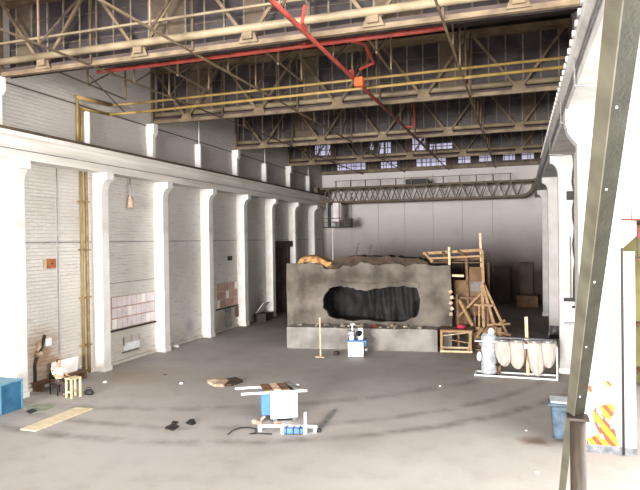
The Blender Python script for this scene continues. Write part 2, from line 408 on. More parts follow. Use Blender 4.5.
# upper pilasters: capped ones carry trusses, slim ones stand between
def pil(y, cap, label):
    m = MB()
    if cap:
        m.lim(XL, XL + .34, y - .12, y + .12, 9.4, 10.75); m.prism([(XL, 10.7), (XL + .34, 10.7), (XL + .46, 10.85), (XL + .46, 11.3), (XL, 11.3)], 'Y', y - .17, y + .17)
    else:
        m.lim(XL, XL + .2, y - .13, y + .13, 9.4, 11.0); m.tube((XL + .2, y, 9.4), (XL + .2, y, 11.0), .12, 16); (m.tube((XL + .2, y, 11.0), (XL + .2, y, roof_z(y) - .03), .03, 8) if y > 22 else None)
    return tag(m.build('upper_pilaster', M['white'], None), label, 'pilaster', 'short pilasters above the left runway beam')
pn = {-1: 'capped short pilaster at the left edge above the runway beam', 0: 'slim short pilaster beside the bend of the yellow pipes', 1: 'capped short pilaster under the left end of the second truss',
      2: 'slim short pilaster next after the second truss end', 3: 'capped short pilaster under the left end of the third truss', 4: 'slim short pilaster between third and fourth truss ends',
      5: 'capped short pilaster under the left end of the fourth truss', 6: 'slim short pilaster nearest the overhead crane'}
for k, l in pn.items(): pil(YC(k) - .6, k % 2, l)

# runway beams
rw = root('runway_beam', (-17, 25, 8.48), 'long white runway beam along the left wall on its columns', 'beam', 'crane runway beams')
m = MB(); m.prism([(XL, 8.48), (-16.62, 8.48), (-16.62, 8.86), (-16.56, 8.92), (-16.56, 9.2), (-16.45, 9.26), (-16.45, 9.4), (XL, 9.4)], 'Y', -32, YB); m.build('girder', M['beamwhite'], rw)
MB().lim(-16.62, -16.5, -32, YB, 9.4, 9.52).build('rail', M['darkrod'], rw)
MB().tube((-16.58, 5, 8.8), (-16.58, 50, 8.8), .018, 6).build('cable', M['mgrey'], rw)
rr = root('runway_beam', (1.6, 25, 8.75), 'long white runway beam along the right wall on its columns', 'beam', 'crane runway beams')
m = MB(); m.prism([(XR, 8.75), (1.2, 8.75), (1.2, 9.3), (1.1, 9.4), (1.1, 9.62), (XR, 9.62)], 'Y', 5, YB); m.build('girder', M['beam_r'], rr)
MB().lim(1.12, 1.2, 5, YB, 9.62, 9.7).build('rail', M['beam_r'], rr)
for i in range(40):
    y = 9 + i * .62
    MB().lim(1.06, 1.12, y, y + .16, 9.6, 9.72).build('rail_clip', M['beam_r'], rr)
for z in (9.0, 9.14): MB().tube((1.17, 6, z), (1.17, 44, z), .02, 6).build('conduit', M['mgrey'], rr)
for y in (14, 18.5, 25.3): MB().path([(1.15, y, 9.4), (1.15, y, 8.74), (1.6, y, 8.7)], .02, 6).build('conduit_drop', M['mgrey'], rr)

# ------------------------------------------------------------------ roof trusses
NB = [-15.38, -11.54, -7.69, -3.84, 0.03]
NT = [-17.3, -13.46, -9.62, -5.77, -1.92, 1.95]
def make_truss(y, label):
    r = root('roof_truss', (-7.7, y, ZB - .1), label, 'truss', 'lattice roof trusses across the hall')
    zb, zt = ZB - .05, ZT - .25
    m = MB(); m.lim(XL, XR, y - .09, y + .09, zb - .07, zb - .04); m.lim(XL, XR, y - .015, y + .015, zb - .04, zb + .1); m.build('bottom_chord', M['steel'], r)
    m = MB(); m.lim(XL, XR, y - .09, y + .09, zt + .04, zt + .07); m.lim(XL, XR, y - .02, y + .02, zt - .1, zt + .04); m.build('top_chord', M['steel'], r)
    for i, xb in enumerate(NB):
        for xt in (NT[i], NT[i + 1]):
            MB().bar((xt, y - .04, zt), (xb, y - .04, zb + .05), .10, .07, (0, 1, 0)).build('diagonal', M['steel'], r)
        MB().prism([(xb - .32, zb + .02), (xb + .32, zb + .02), (xb + .2, zb + .3), (xb - .2, zb + .3)], 'Y', y - .1, y - .08).build('gusset_plate', M['steel'], r)
    for xt in NT[1:-1]:
        MB().lim(xt - .04, xt + .04, y - .05, y + .03, zb, zt).build('post', M['steel_d'], r)
        MB().prism([(xt - .28, zt + .04), (xt + .28, zt + .04), (xt + .12, zt - .28), (xt - .12, zt - .28)], 'Y', y - .1, y - .08).build('gusset_plate', M['steel'], r)
    for xe in (XL + .06, XR - .06): MB().lim(xe - .06, xe + .06, y - .1, y + .1, ZB - .2, zt).build('end_post', M['steel_d'], r)
    return r
tr = make_truss(16.6, 'lattice roof truss nearest the viewer, under the top edge of the view')
for y, l in ((25.9, 'second lattice roof truss, behind the two yellow cross pipes'), (35.2, 'third lattice roof truss from the viewer'), (44.5, 'fourth and farthest lattice roof truss, above the overhead crane')):
    clone(tr, (-7.7, y, ZB - .1), l)

# round pipes laid along the truss feet
for y, l in ((16.42, 'thick pale round pipe along the foot of the nearest truss'), (26.1, 'thick pale round pipe along the foot of the second truss'), (35.4, 'thick pale round pipe along the foot of the third truss'), (44.7, 'thick pale round pipe along the foot of the fourth truss')):
    r = root('cross_pipe', (-7.7, y, 11.7), l, 'pipe', 'pale pipes along the truss feet')
    MB().tube((XL + .02, y, 11.86), (XR - .02, y, 11.86), .12, 14).build('pipe', M['palepipe'], r, smooth=True)
    for xb in NB: MB().lim(xb - .16, xb + .16, y - .02, y + .1, 11.55, 11.86).build('bracket', M['steel'], r)

# longitudinal ties with hangers up to the sloping roof
tie_l = ['first lengthwise roof tie from the left wall, with hangers', 'second lengthwise roof tie from the left wall, with hangers', 'lengthwise roof tie with a red pipe running beside it', 'lengthwise roof tie nearest the right wall, with hangers']
for xi, x in enumerate(NT[1:-1]):
    r = root('roof_tie', (x, 30, 11.4), tie_l[xi], 'tie rod', 'lengthwise roof ties')
    MB().lim(x - .03, x + .03, 6, YB, 11.37, 11.43).build('tie_bar', M['steel'] if xi in (1, 3) else M['steel_d'], r)
    for a, b in list(zip(TY[:-1], TY[1:]))[:4]:
        L = b - a; prev = None
        for f in (.25, .5, .75):
            yy = a + L * f
            MB().bar((x + .02, yy, 11.4), (x + .02, yy, roof_z(yy) - .02), .045).build('hanger', M['steel'], r)
            if prev is not None: MB().bar((x + .06, prev, 11.42), (x + .06, yy, roof_z(yy) - .05), .045).build('brace', M['darkrod'], r)
            prev = yy
        MB().bar((x + .06, prev, 11.42), (x + .06, b - .05, ZT - .3), .06, .05).build('brace', M['darkrod'], r)
# short hangers and knee braces between the nearest truss and the second one
for i, x in enumerate((-15.5, -11.6, -7.7, -4.3)):
    r = root('roof_hanger', (x, 19, 11.4), ['short roof hanger frame nearest the left wall', 'short roof hanger frame left of the middle', 'short roof hanger frame near the red pipes', 'short roof hanger frame right of the red drop pipe'][i], 'hanger', 'short hanger frames behind the nearest truss')
    for yy in (18.9, 21.2): MB().bar((x, yy, 11.45), (x, yy, roof_z(yy) - .02), .06).build('hanger', M['steel'], r)
    MB().bar((x, 17.2, 11.6), (x, 21.2, 11.45), .05).build('tie', M['steel_d'], r)
    MB().bar((x, 18.9, 11.5), (x, 21.2, roof_z(21.2) - .05), .05).build('brace', M['darkrod'], r)
# midway rail in front of the nearest glazing
tag(MB().bar((-17.12, 16.40, 12.48), (-5.06, 16.40, 12.47), .07).build('mid_rail', M['palepipe']), 'thin pale cross rail in front of the nearest roof glazing', 'rail')
tag(MB().tube((-14.2, 17.4, 11.35), (-16.95, 23.2, 11.35), .025, 6).build('stay_rod', M['darkrod']), 'dark slanting stay rod between left wall and nearest truss', 'tie rod')
tag(MB().tube((XL + .03, 16.8, 11.28), (XL + .03, 49, 11.1), .025, 6).build('wall_cable', M['darkrod']), 'thin dark cable running along the upper left wall', 'cable')

# yellow gas pipes
yp = root('gas_pipe', (XL + .2, 20.6, 0), 'pair of yellow and ochre pipes up the left wall, then across under the roof', 'pipe')
a = MB().tube((XL + .13, 20.55, .05), (XL + .13, 20.55, 8.48), .06, 10); a.build('riser', M['yellow'], yp, smooth=True)
a = MB().tube((XL + .13, 20.85, .05), (XL + .13, 20.85, 8.48), .07, 10); a.build('riser', M['tanpipe'], yp, smooth=True)
MB().path([(XL + .13, 20.4, 9.3), (XL + .13, 20.4, 11.5), (XL + .15, 22.5, 11.62), (-16.0, 22.7, 11.66), (1.6, 22.7, 11.76)], .055).build('upper_run', M['yellow'], yp, smooth=True)
MB().path([(XL + .13, 20.62, 9.3), (XL + .13, 20.62, 11.1), (XL + .15, 22.4, 11.2), (-16.0, 22.65, 11.24), (1.6, 22.65, 11.42)], .06).build('lower_run', M['yellow'], yp, smooth=True)
MB().path([(XL + .22, 20.3, 11.5), (XL + .22, 22.4, 11.62)], .09).build('sleeve', M['tanpipe'], yp, smooth=True)
for z in (1.2, 3.2, 5.2, 7.2): MB().lim(XL, XL + .21, 20.42, 20.98, z, z + .05).build('pipe_clip', M['tanpipe'], yp)
tag(MB().path([(XL + .02, 19.25, 1.15), (XL + .02, 19.28, 8.48)], .025, 6).build('conduit', M['mgrey']), 'thin grey conduit up the left wall beside the copper plate', 'pipe')

# red sprinkler pipe
rp = root('sprinkler_pipe', (-8, 17.6, 11.4), 'red sprinkler pipe across the roof with a branch running lengthwise', 'pipe')
MB().tube((-14.0, 17.6, 11.5), (-1.95, 17.6, 11.55), .075, 10).build('main', M['red'], rp, smooth=True)
MB().tube((-5.62, 8, 11.3), (-5.62, 41, 11.3), .06, 10).build('branch', M['red'], rp, smooth=True)
MB().path([(-5.04, 14.20, 11.38), (-5.20, 14.40, 11.05), (-5.24, 14.80, 10.95)], .05).build('drop', M['red'], rp)
MB().path([(-6.19, 17.30, 11.85), (-6.19, 17.30, 11.46)], .06).build('drop', M['red'], rp)
MB().path([(-4.75, 17.6, 11.5), (-4.62, 18.6, 11.7), (-4.7, 20.2, 11.55), (-5.3, 20.6, 11.5)], .05).build('loop', M['red'], rp)
MB().box((-5.43, 21.00, 11.16), (.3, .25, .32)).build('valve_box', M['orange'], rp, bevel=.02)
MB().box((-5.69, 21.00, 11.47), (.2, .2, .3)).build('valve', M['red'], rp, bevel=.02)
MB().path([(-5.62, 31, 11.3), (-5.1, 31, 11.3), (-5.1, 31, 13.0)], .05).build('drop', M['red'], rp)

# ------------------------------------------------------------------ overhead crane
cr = root('overhead_crane', (-7.7, 50, 9.5), 'brown lattice overhead crane spanning the far end of the hall', 'crane')
for gy in (49.5, 51.3):
    zb, zt = 8.72, 9.92
    arc = [(.1 + .95 * math.sin(t * PI / 16), zb + .95 * (1 - math.cos(t * PI / 16))) for t in range(9)]
    m = MB(); m.lim(-16.6, .15, gy - .12, gy + .12, zb - .08, zb + .08)
    for p, q in zip(arc, arc[1:]): m.bar((p[0], gy, p[1]), (q[0], gy, q[1]), .24, .16, (0, 1, 0))
    m.build('bottom_chord', M['steel_d'], cr)
    MB().lim(-16.95, 1.35, gy - .12, gy + .12, zt - .08, zt + .08).build('top_chord', M['steel_d'], cr)
    n = 18; st = 17.0 / n
    for i in range(n):
        x = -16.7 + i * st
        MB().bar((x, gy, zt), (x + st / 2, gy, zb), .08, .06, (0, 1, 0)).build('diagonal', M['steel_d'], cr)
        MB().bar((x + st / 2, gy, zb), (x + st, gy, zt), .08, .06, (0, 1, 0)).build('diagonal', M['steel_d'], cr)
for x in (-16.55, 1.22):
    MB().lim(x - .16, x + .16, 48.7, 52.1, 9.72 if x > 0 else 9.55, 10.0).build('end_carriage', M['steel_d'], cr)
m = MB()
for i in range(12): m.lim(-15 + i * 1.3, -14.9 + i * 1.3, 49.4, 49.46, 10, 10.5)
m.lim(-15.1, -.5, 49.4, 49.46, 10.5, 10.55); m.build('handrail', M['steel_d'], cr)
MB().lim(-9.0, -7.2, 49.7, 51.2, 10, 10.45).build('trolley', M['black'], cr)
# operator's cab
x0, x1, y0, y1, z0, z1 = -15.9, -13.55, 48.4, 49.9, 6.6, 8.64
cab = MB(); cab.lim(x0, x1, y0, y1, z0 - .08, z0); cb = cab.build('cab_floor', M['black'], cr)
for x, w in ((x0 + .05, .08), (x0 + .62, .22), (x0 + 1.5, .08)):
    MB().lim(x - w / 2, x + w / 2, y0, y0 + w, z0, z1).build('cab_post', M['black'] if w > .1 else M['steel_d'], cr)
MB().lim(x0 + .05, x0 + .2, y0 + .9, y0 + 1, z0, z1).build('cab_post', M['mgrey'], cr)
for z in (z0 + .35, z0 + .68): MB().lim(x0, x1, y0, y0 + .06, z, z + .06).build('cab_rail', M['steel_d'], cr)
MB().lim(x0 + .75, x0 + 1.45, y0 + .7, y0 + .75, z0 + .4, z1).build('cab_screen', M['sheet'], cr)
MB().lim(x0 + .8, x0 + 1.1, y0 + .2, y0 + .6, z0, z0 + .45).build('cab_seat', M['mgrey'], cr)
MB().lim(x0 + 1.5, x0 + 1.9, y0 + .2, y0 + .6, z0, z0 + .55).build('control_box', M['black'], cr, bevel=.03)
MB().lim(x0 + 2.05, x0 + 2.5, y0 + .2, y0 + .7, z0, z0 + .7).build('control_box', M['black'], cr, bevel=.03)
for x in (x1 - .06, x0 + 1.95): MB().lim(x - .04, x + .04, y0, y0 + .08, z0, z0 + .8).build('cab_post', M['steel_d'], cr)
tag(MB().tube((-16.43, 53.03, 0), (-16.43, 53.03, 7.3), .04, 8).build('conduit', M['paper']), 'pale thin pipe down the back wall below the crane cab', 'pipe')

# ------------------------------------------------------------------ right foreground: steel raker and post, pillar
rk = root('raking_beam', (.64, 11.2, 0), 'olive green steel raking beam slanting through the right foreground', 'beam')
d = V((0.03, 3.05, -2.59)).normalized(); n = V((0, .647, .762)); P0 = V((.552, 4.11, 6.44)); ph = math.radians(30)
UX = V((1, 0, 0)) * math.cos(ph) + n * math.sin(ph); VN = n * math.cos(ph) - V((1, 0, 0)) * math.sin(ph)
def rake(t, u, v): return P0 + d * t + UX * u + VN * v
def slab(mb, t0, t1, u0, u1, v0, v1):
    c = (rake(t0, (u0 + u1) / 2, (v0 + v1) / 2) + rake(t1, (u0 + u1) / 2, (v0 + v1) / 2)) / 2
    mb.box(c, (abs(u1 - u0), abs(v1 - v0), abs(t1 - t0)), Matrix((UX, VN, d)).transposed()); return mb
slab(MB(), -4.2, 4.85, .012, .15, 0, .13).build('web', M['olive'], rk)
slab(MB(), -4.2, 9.75, 0, .012, -.004, .14).build('flange', M['beige'], rk)
bl = MB()
for t in (-.6, .2, .95, 2.1, 3.2, 4.3): bl.ball(rake(t, .05, -.004), (.009, .009, .009), 8)
bl.build('rivet', M['paper'], rk)
ps = root('steel_post', (.63, 7.75, 0), 'brown steel post standing under the olive raking beam', 'post')
MB().tube((.635, 7.75, 0), (.635, 7.75, 3.32), .09, 20).build('shaft', M['rust'], ps, smooth=True)
MB().box((.635, 7.76, 3.335), (.24, .24, .03)).build('cap_plate', M['rust'], ps)
MB().lim(.45, .82, 7.58, 7.94, 0, .03).build('base_plate', M['rust'], ps)

pr_ = root('pillar', (2.0, 17.1, 0), 'white pillar at the right with worn red and yellow hazard paint on its foot', 'pillar')
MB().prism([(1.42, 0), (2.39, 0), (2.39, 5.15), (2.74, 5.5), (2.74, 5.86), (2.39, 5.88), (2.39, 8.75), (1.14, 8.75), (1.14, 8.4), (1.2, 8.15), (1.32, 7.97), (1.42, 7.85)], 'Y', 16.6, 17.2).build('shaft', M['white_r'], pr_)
MB().lim(1.41, 2.4, 16.58, 17.2, 0, .2).build('skirting', M['skirt'], pr_)
hz = MB()
hz.prism([(1.52, .21), (2.30, .21), (2.22, .62), (2.05, .8), (2.2, 1.02), (2.2, 1.32), (1.98, 1.24), (1.78, 1.16), (1.70, 1.0), (1.76, .72), (1.86, .5), (1.56, .33)], 'Y', 16.592, 16.6)
hz.prism([(1.98, 1.80), (2.1, 1.66), (2.15, 1.76), (2.08, 1.86)], 'Y', 16.592, 16.6)
hz.prism([(1.62, 1.5), (1.70, 1.55), (1.68, 1.72), (1.61, 1.68)], 'Y', 16.592, 16.6)
hz.build('hazard_paint', M['hazard'], pr_)
gl = MB()
for z in (4.9, 4.75, 4.2, 4.05, 3.45, 3.3, 2.75, 2.4):
    for (a, b, c, e) in ((2.18, 2.21, 0, .16), (2.21, 2.32, .1, .13), (2.22, 2.30, .03, .05)): gl.lim(a, b, 16.596, 16.6, z + c, z + e)
gl.build('faded_marking', mat('faded_marks', (206, 202, 196), (228, 225, 220), scale=9), pr_)
tag(MB().tube((2.405, 16.55, .02), (2.405, 16.55, 5.2), .03, 8).build('drain_pipe', M['black']), 'thin dark downpipe on the white right pillar', 'pipe')
jb = root('door_jamb', (2.6, 17.1, 0), 'white jamb panel just right of the pillar with the hazard paint', 'panel')
MB().lim(2.45, 2.71, 16.65, 17.1, .18, 5.1).build('panel', M['white_r'], jb); MB().lim(2.44, 2.72, 16.63, 17.1, 0, .18).build('skirting', M['skirt'], jb)
li = root('lintel', (5, 17.3, 5.5), 'dark red steel lintel over the opening at the right edge', 'beam')
MB().lim(2.76, 8, 17.1, 17.5, 5.45, 5.72).build('web', M['redsteel'], li); MB().lim(2.42, 8, 16.9, 17.5, 5.88, 5.93).build('flange', M['redsteel'], li)
MB().lim(2.85, 2.88, 17.2, 17.24, 4.9, 5.45).build('hanger', M['black'], li)
bc = root('wall_cladding', (4, 17.1, 5.93), 'white block course on the bay wall at the right edge above the red lintel', 'panel')
MB().lim(2.42, 2.68, 17.0, 17.2, 5.93, 6.7).build('block', M['white_r'], bc); MB().lim(2.71, 5, 17.0, 17.2, 5.93, 7.0).build('block', M['white_r'], bc)
sh = root('shelving', (4.5, 24.5, 0), 'dark brown shelving in the side bay at the right edge', 'shelf')
for z in (.5, 2.2, 4.6): MB().lim(3.0, 7, 24.2, 25, z, z + .1).build('shelf_board', M['pine_dark'], sh)
for x in (3.05, 7): MB().lim(x - .05, x + .05, 24.2, 25, 0, 5.2).build('upright', M['pine_dark'], sh)
# fittings on the right column
y = 25.88
tag(MB().lim(1.78, 2.02, y - .16, y, 6.95, 7.3).build('junction_box', M['black'], bevel=.02), 'small dark box high on the nearest right wall column', 'box')
sw = root('switch_panel', (1.85, y, 2.1), 'pale switch panel with conduit on the nearest right wall column', 'switch box')
MB().lim(1.7, 2.03, y - .12, y, 2.1, 2.9).build('enclosure', M['mwhite'], sw, bevel=.02)
MB().lim(1.64, 2.04, y - .16, y, 2.92, 3.05).build('hood', M['black'], sw); MB().lim(1.64, 2.04, y - .14, y, 1.96, 2.08).build('bottom_rail', M['mgrey'], sw)
MB().path([(1.9, y - .05, 3.05), (1.9, y - .05, 5.5)], .025, 6).build('conduit', M['mgrey'], sw); MB().ball((1.98, y - .15, 2.7), (.06, .05, .06)).build('knob', M['black'], sw)
cbp = [(2.03, y - .1, 9)] + [(2.03 + .04 * math.sin(i * 1.7), y - .12, 8.7 - i * .35) for i in range(14)] + [(2.0, y - .12, 3.05)]
tag(MB().path(cbp, .035, 6).build('cable', M['black']), 'wavy dark cable hanging down the nearest right wall column', 'cable')
bm_ = root('motor', (1.72, 34.9, 0), 'dark machine part at the foot of the second right wall column', 'motor')
MB().lim(1.45, 2.0, 34.6, 35.0, 0, .12).build('base', M['black'], bm_); MB().tube((1.5, 34.8, .4), (1.98, 34.8, .4), .27, 16).build('body', M['mgrey'], bm_, smooth=True)

# ------------------------------------------------------------------ items on the left wall
X = XL
cp = root('copper_plate', (X, 18.9, 4.5), 'copper coloured square plate on the left wall beside the conduit', 'plate')
MB().lim(X, X + .06, 18.66, 19.13, 4.53, 4.9).build('plate', M['signor'], cp, bevel=.01); MB().tube((X + .06, 18.9, 4.72), (X + .09, 18.9, 4.72), .04, 10).build('boss', M['pine_dark'], cp)
MB().lim(X, X + .05, 18.5, 18.64, 4.55, 4.88).build('backing', M['board'], cp)
lp = root('pendant_lamp', (X + .25, 23.7, 7.05), 'brass pendant lamp hanging under the left runway beam', 'lamp')
MB().tube((X + .25, 23.7, 7.6), (X + .25, 23.7, 8.48), .03, 8).build('cord', M['mgrey'], lp)
MB().lathe([(.03, .6), (.12, .5), (.14, .1), (.17, 0)], (X + .25, 23.7, 7.08), 14).build('shade', M['card'], lp, smooth=True)
def sheets(name, y0, y1, z0, z1, m, label, nc, nr, gap):
    r = root(name, (X, (y0 + y1) / 2, z0), label, 'panel')
    MB().lim(X, X + .03, y0, y1, z0, z1).build('backing', M['board'] if gap > .02 else M['sheet_p'], r)
    MB().lim(X, X + .1, y0 - .1, y1 + .05, z0 - .09, z0 - .02).build('ledge', M['trouser'], r)
    w, h = (y1 - y0) / nc, (z1 - z0) / nr
    for j in range(nr):
        for i in range(nc):
            MB().lim(X + .03, X + .04, y0 + i * w + gap, y0 + (i + 1) * w - gap, z0 + j * h + .03, z0 + (j + 1) * h - .03).build('sheet', m if (i * 3 + j * 5) % 7 else M['paper'], r)
sheets('notice_panel', 22.5, 25.8, 1.58, 3.05, M['sheet'], 'lilac and white sheet panel on the left wall between two columns', 9, 3, .02)
sheets('notice_panel', 32.3, 35.08, 1.42, 2.93, M['sheet_p'], 'pinkish sheet panel on the far left wall, lower edge broken', 7, 3, .03)
wb = root('wall_box', (X, 23.8, .45), 'small white box on the wall under the lilac sheet panel', 'box')
MB().lim(X, X + .14, 23.35, 24.4, .5, .86).build('enclosure', M['mwhite'], wb, bevel=.02)
for y_ in (23.3, 23.9, 24.45): MB().tube((X + .05, y_, .75), (X + .05, y_, 1.15), .035, 8).build('pipe_stub', M['mgrey'], wb)
MB().lim(X, X + .1, 23.2, 24.4, .4, .47).build('bracket', M['mgrey'], wb)
tag(MB().lim(X, X + .08, 34.75, 35.6, .62, 1.28).build('wall_hatch', M['pine_dark']), 'small brown hatch below the pinkish sheet panel', 'hatch')
tag(MB().lim(X, X + .09, 33.4, 34.1, 0, 1.35).build('wall_duct', M['mgrey']), 'grey upright duct below the pinkish sheet panel', 'duct')
tag(MB().lim(X, X + .07, 33.85, 34.35, 4.28, 4.56).build('wall_vent', M['black']), 'small dark square vent high on the left wall', 'vent')
b = MB(); b.box((X + .5, 38.05, .89), (.9, 1.15, .03), Matrix.Rotation(-.9, 3, 'Y')); 
tag(b.build('white_sheet', M['paper']), 'bright white sheet lying on a low dark crate by the far left wall', 'sheet')
b = MB()
for i in range(3): b.lim(X + .12, X + 1.0, 37.4, 38.7, .1 + i * .16, .2 + i * .16)
for y_ in (37.45, 38.65): b.lim(X + .12, X + 1.0, y_ - .05, y_ + .05, 0, .48)
tag(b.build('crate', M['trouser']), 'low dark slatted crate by the far left wall', 'crate')
ft = root('tap_fitting', (X + .1, 18.3, 1.0), 'old dark tap pipework with a pale cap on the stained wall', 'tap')
MB().path([(X + .06, 17.95, .03), (X + .06, 17.95, .95), (X + .1, 18.05, 1.3), (X + .08, 18.3, 1.55), (X + .08, 18.45, 2.0)], .06).build('pipe', M['rust'], ft)
MB().path([(X + .1, 17.95, 1.3), (X + .16, 18.2, 1.35)], .08).build('valve', M['card'], ft)
MB().lim(X, X + .14, 18.45, 18.75, 1.55, 1.85).build('cap', M['mwhite'], ft, bevel=.02); MB().lim(X, X + .1, 18.05, 18.25, 1.4, 1.75).build('plate', M['card'], ft)
# trough shelf behind the person
bn = root('low_bench', (X + .4, 18.9, 0), 'low brown bench along the stained wall behind the person', 'bench')
MB().lim(X + .12, X + .62, 17.7, 20.2, .27, .33).build('top', M['pine_dark'], bn)
for y_ in (17.8, 18.9, 20.1):
    MB().lim(X + .14, X + .6, y_ - .05, y_ + .05, 0, .27).build('leg', M['pine_dark'], bn)
ws = MB(); ws.box((X + .32, 19.22, .63), (.025, 1.45, .62), Matrix.Rotation(.12, 3, 'Y'))
tag(ws.build('white_board', M['paper']), 'bright white board standing on the bench behind the person', 'board')

# ------------------------------------------------------------------ blue box
bb = root('covered_box', (-16.3, 14.6, 0), 'blue covered box at the left edge in front of the nearest column', 'box')
m = MB(); m.lim(-16.75, -15.85, 13.0, 15.85, 0, .93); m.build('cover', M['tarp'], bb, bevel=.03)
MB().lim(-16.78, -15.82, 12.97, 15.88, .93, .99).build('lid', M['tarp2'], bb, bevel=.02)
for y_ in (14.95, 15.83): MB().lim(-15.85, -15.83, y_ - .03, y_ + .02, .02, .93).build('seam', M['tarp2'], bb)

# ------------------------------------------------------------------ person, chair, table
def skin(name, verts, edges, m, parent, sub=2, rootv=0):
    me = bpy.data.meshes.new(name); me.from_pydata([v[0] for v in verts], edges, []); o = bpy.data.objects.new(name, me); COL.objects.link(o)
    o.modifiers.new('Skin', 'SKIN'); 
    me.skin_vertices.new() if not me.skin_vertices else None
    for i, (p, r) in enumerate(verts):
        sv = me.skin_vertices[0].data[i]; sv.radius = r if isinstance(r, tuple) else (r, r); sv.use_root = (i == rootv)
    s = o.modifiers.new('Sub', 'SUBSURF'); s.levels = sub; s.render_levels = sub
    me.materials.append(m)
    for p in me.polygons: p.use_smooth = True
    o.modifiers['Skin'].use_smooth_shade = True
    if parent: o.parent = parent
    return o
pe = root('person', (-15.95, 17.68, 0), 'person in a pale vest and dark trousers seated at a small table', 'person', rz=math.radians(-14))
# local: +x is where the person faces
B = [((0, 0, .50), (.13, .11)), ((-.05, 0, .72), (.12, .14)), ((-.10, 0, .93), (.12, .16)), ((-.10, 0, 1.06), (.055, .06)), ((-.06, 0, 1.14), (.05, .05)),
     ((.02, .10, .50), .095), ((.42, .12, .52), .07), ((.40, .12, .10), .045), ((.46, .12, .045), .04), ((.58, .13, .035), .03),
     ((.02, -.10, .50), .095), ((.44, -.13, .52), .07), ((.45, -.13, .10), .045), ((.51, -.13, .045), .04), ((.63, -.14, .035), .03),
     ((-.09, .19, 1.0), .06), ((.02, .24, .76), .045), ((.25, .16, .74), .035), ((.32, .13, .745), .028),
     ((-.09, -.19, 1.0), .06), ((.03, -.25, .77), .045), ((.26, -.15, .74), .035), ((.33, -.11, .745), .028)]
E_ = [(0, 1), (1, 2), (2, 3), (3, 4), (0, 5), (5, 6), (6, 7), (7, 8), (8, 9), (0, 10), (10, 11), (11, 12), (12, 13), (13, 14), (2, 15), (15, 16), (16, 17), (17, 18), (2, 19), (19, 20), (20, 21), (21, 22)]
skin('body', B, E_, M['skin'], pe)
pe.scale = (.94, .94, .94)
hd = MB(); hd.ball((-.04, 0, 1.235), (.095, .078, .118), 18); hd.ball((.055, 0, 1.22), (.022, .016, .024), 8)
for s in (-1, 1): hd.ball((-.05, s * .078, 1.225), (.022, .012, .032), 8)
hd.build('head', M['skin'], pe, smooth=True, local=True)
ey = MB()
for s in (-1, 1): ey.ball((.042, s * .03, 1.245), (.012, .012, .008), 8)
ey.ball((.045, 0, 1.175), (.012, .024, .006), 8); ey.build('face_feature', M['hair'], pe, local=True)
hr = MB(); hr.ball((-.065, 0, 1.265), (.095, .084, .105), 18); hr.build('hair', M['hair'], pe, smooth=True, local=True)
VB = [((-.0, 0, .55), (.155, .145)), ((-.05, 0, .72), (.15, .175)), ((-.10, 0, .92), (.145, .195)), ((-.10, 0, 1.03), (.09, .11)), ((-.09, .2, .99), .085), ((.0, .245, .80), .068), ((-.09, -.2, .99), .085), ((.01, -.255, .80), .068)]
skin('vest', VB, [(0, 1), (1, 2), (2, 3), (2, 4), (4, 5), (2, 6), (6, 7)], M['vest'], pe)
TB = [((0, 0, .50), (.15, .13))] + [(B[i][0], r) for i, r in ((5, .115), (6, .09), (7, .065), (10, .115), (11, .09), (12, .065))]
skin('trousers', TB, [(0, 1), (1, 2), (2, 3), (0, 4), (4, 5), (5, 6)], M['trouser'], pe)
for s, bx in ((1, .40), (-1, .45)):
    MB().ball((bx + .08, s * .125, .045), (.14, .05, .045), 12).build('shoe', M['black'], pe, smooth=True, local=True)
def hand(x, y):
    m = MB(); m.ball((x, y, .742), (.045, .035, .016), 10)
    for i, (dy, L) in enumerate(((-.026, .05), (-.009, .062), (.009, .058), (.026, .045))):
        m.path([(x + .03, y + dy, .742), (x + .03 + L * .6, y + dy, .745), (x + .03 + L, y + dy, .732)], .008, 6)
    m.path([(x, y + (.03 if y < 0 else -.03), .742), (x + .03, y + (.055 if y < 0 else -.055), .738)], .009, 6)
    m.build('hand', M['skin'], pe, smooth=True, local=True)
hand(.36, .12); hand(.37, -.10)
ch = root('chair', (-15.99, 17.69, 0), 'dark chair the person by the left wall sits on', 'chair', rz=math.radians(-14))
MB().lim(-.24, .2, -.21, .21, .37, .41).build('seat', M['black'], ch, local=True)
MB().lim(-.30, -.25, -.2, .2, .55, .85).build('backrest', M['black'], ch, local=True)
for sx in (-.26, .17):
    for sy in (-.19, .19): MB().bar((sx, sy, 0), (sx - (.02 if sx < 0 else 0), sy, .37 if sx > 0 else .6), .035).build('leg', M['black'], ch, local=True)
tb = root('side_table', (-15.2, 17.5, 0), 'small pale wooden table in front of the seated person', 'table', rz=math.radians(-14))
MB().lim(-.18, .18, -.22, .22, .67, .71).build('tabletop', M['pine_pale'], tb, local=True)
for sx in (-.14, .14):
    for sy in (-.18, .18): MB().lim(sx - .03, sx + .03, sy - .03, sy + .03, 0, .67).build('leg', M['pine_pale'], tb, local=True)
MB().lim(-.14, .14, -.20, -.16, .18, .25).build('stretcher', M['pine_pale'], tb, local=True)
tg = root('tool_bag', (-14.9, 17.95, 0), 'dark tool bag on the floor behind the small table', 'bag')
MB().lathe([(.12, 0), (.15, .06), (.13, .14), (.05, .19)], (-14.9, 17.95, 0), 12, 1.4, .8).build('body', M['black'], tg, smooth=True)
MB().path([(-15.04, 17.95, .16), (-14.97, 17.95, .25), (-14.83, 17.95, .25), (-14.76, 17.95, .16)], .015).build('handle', M['black'], tg)
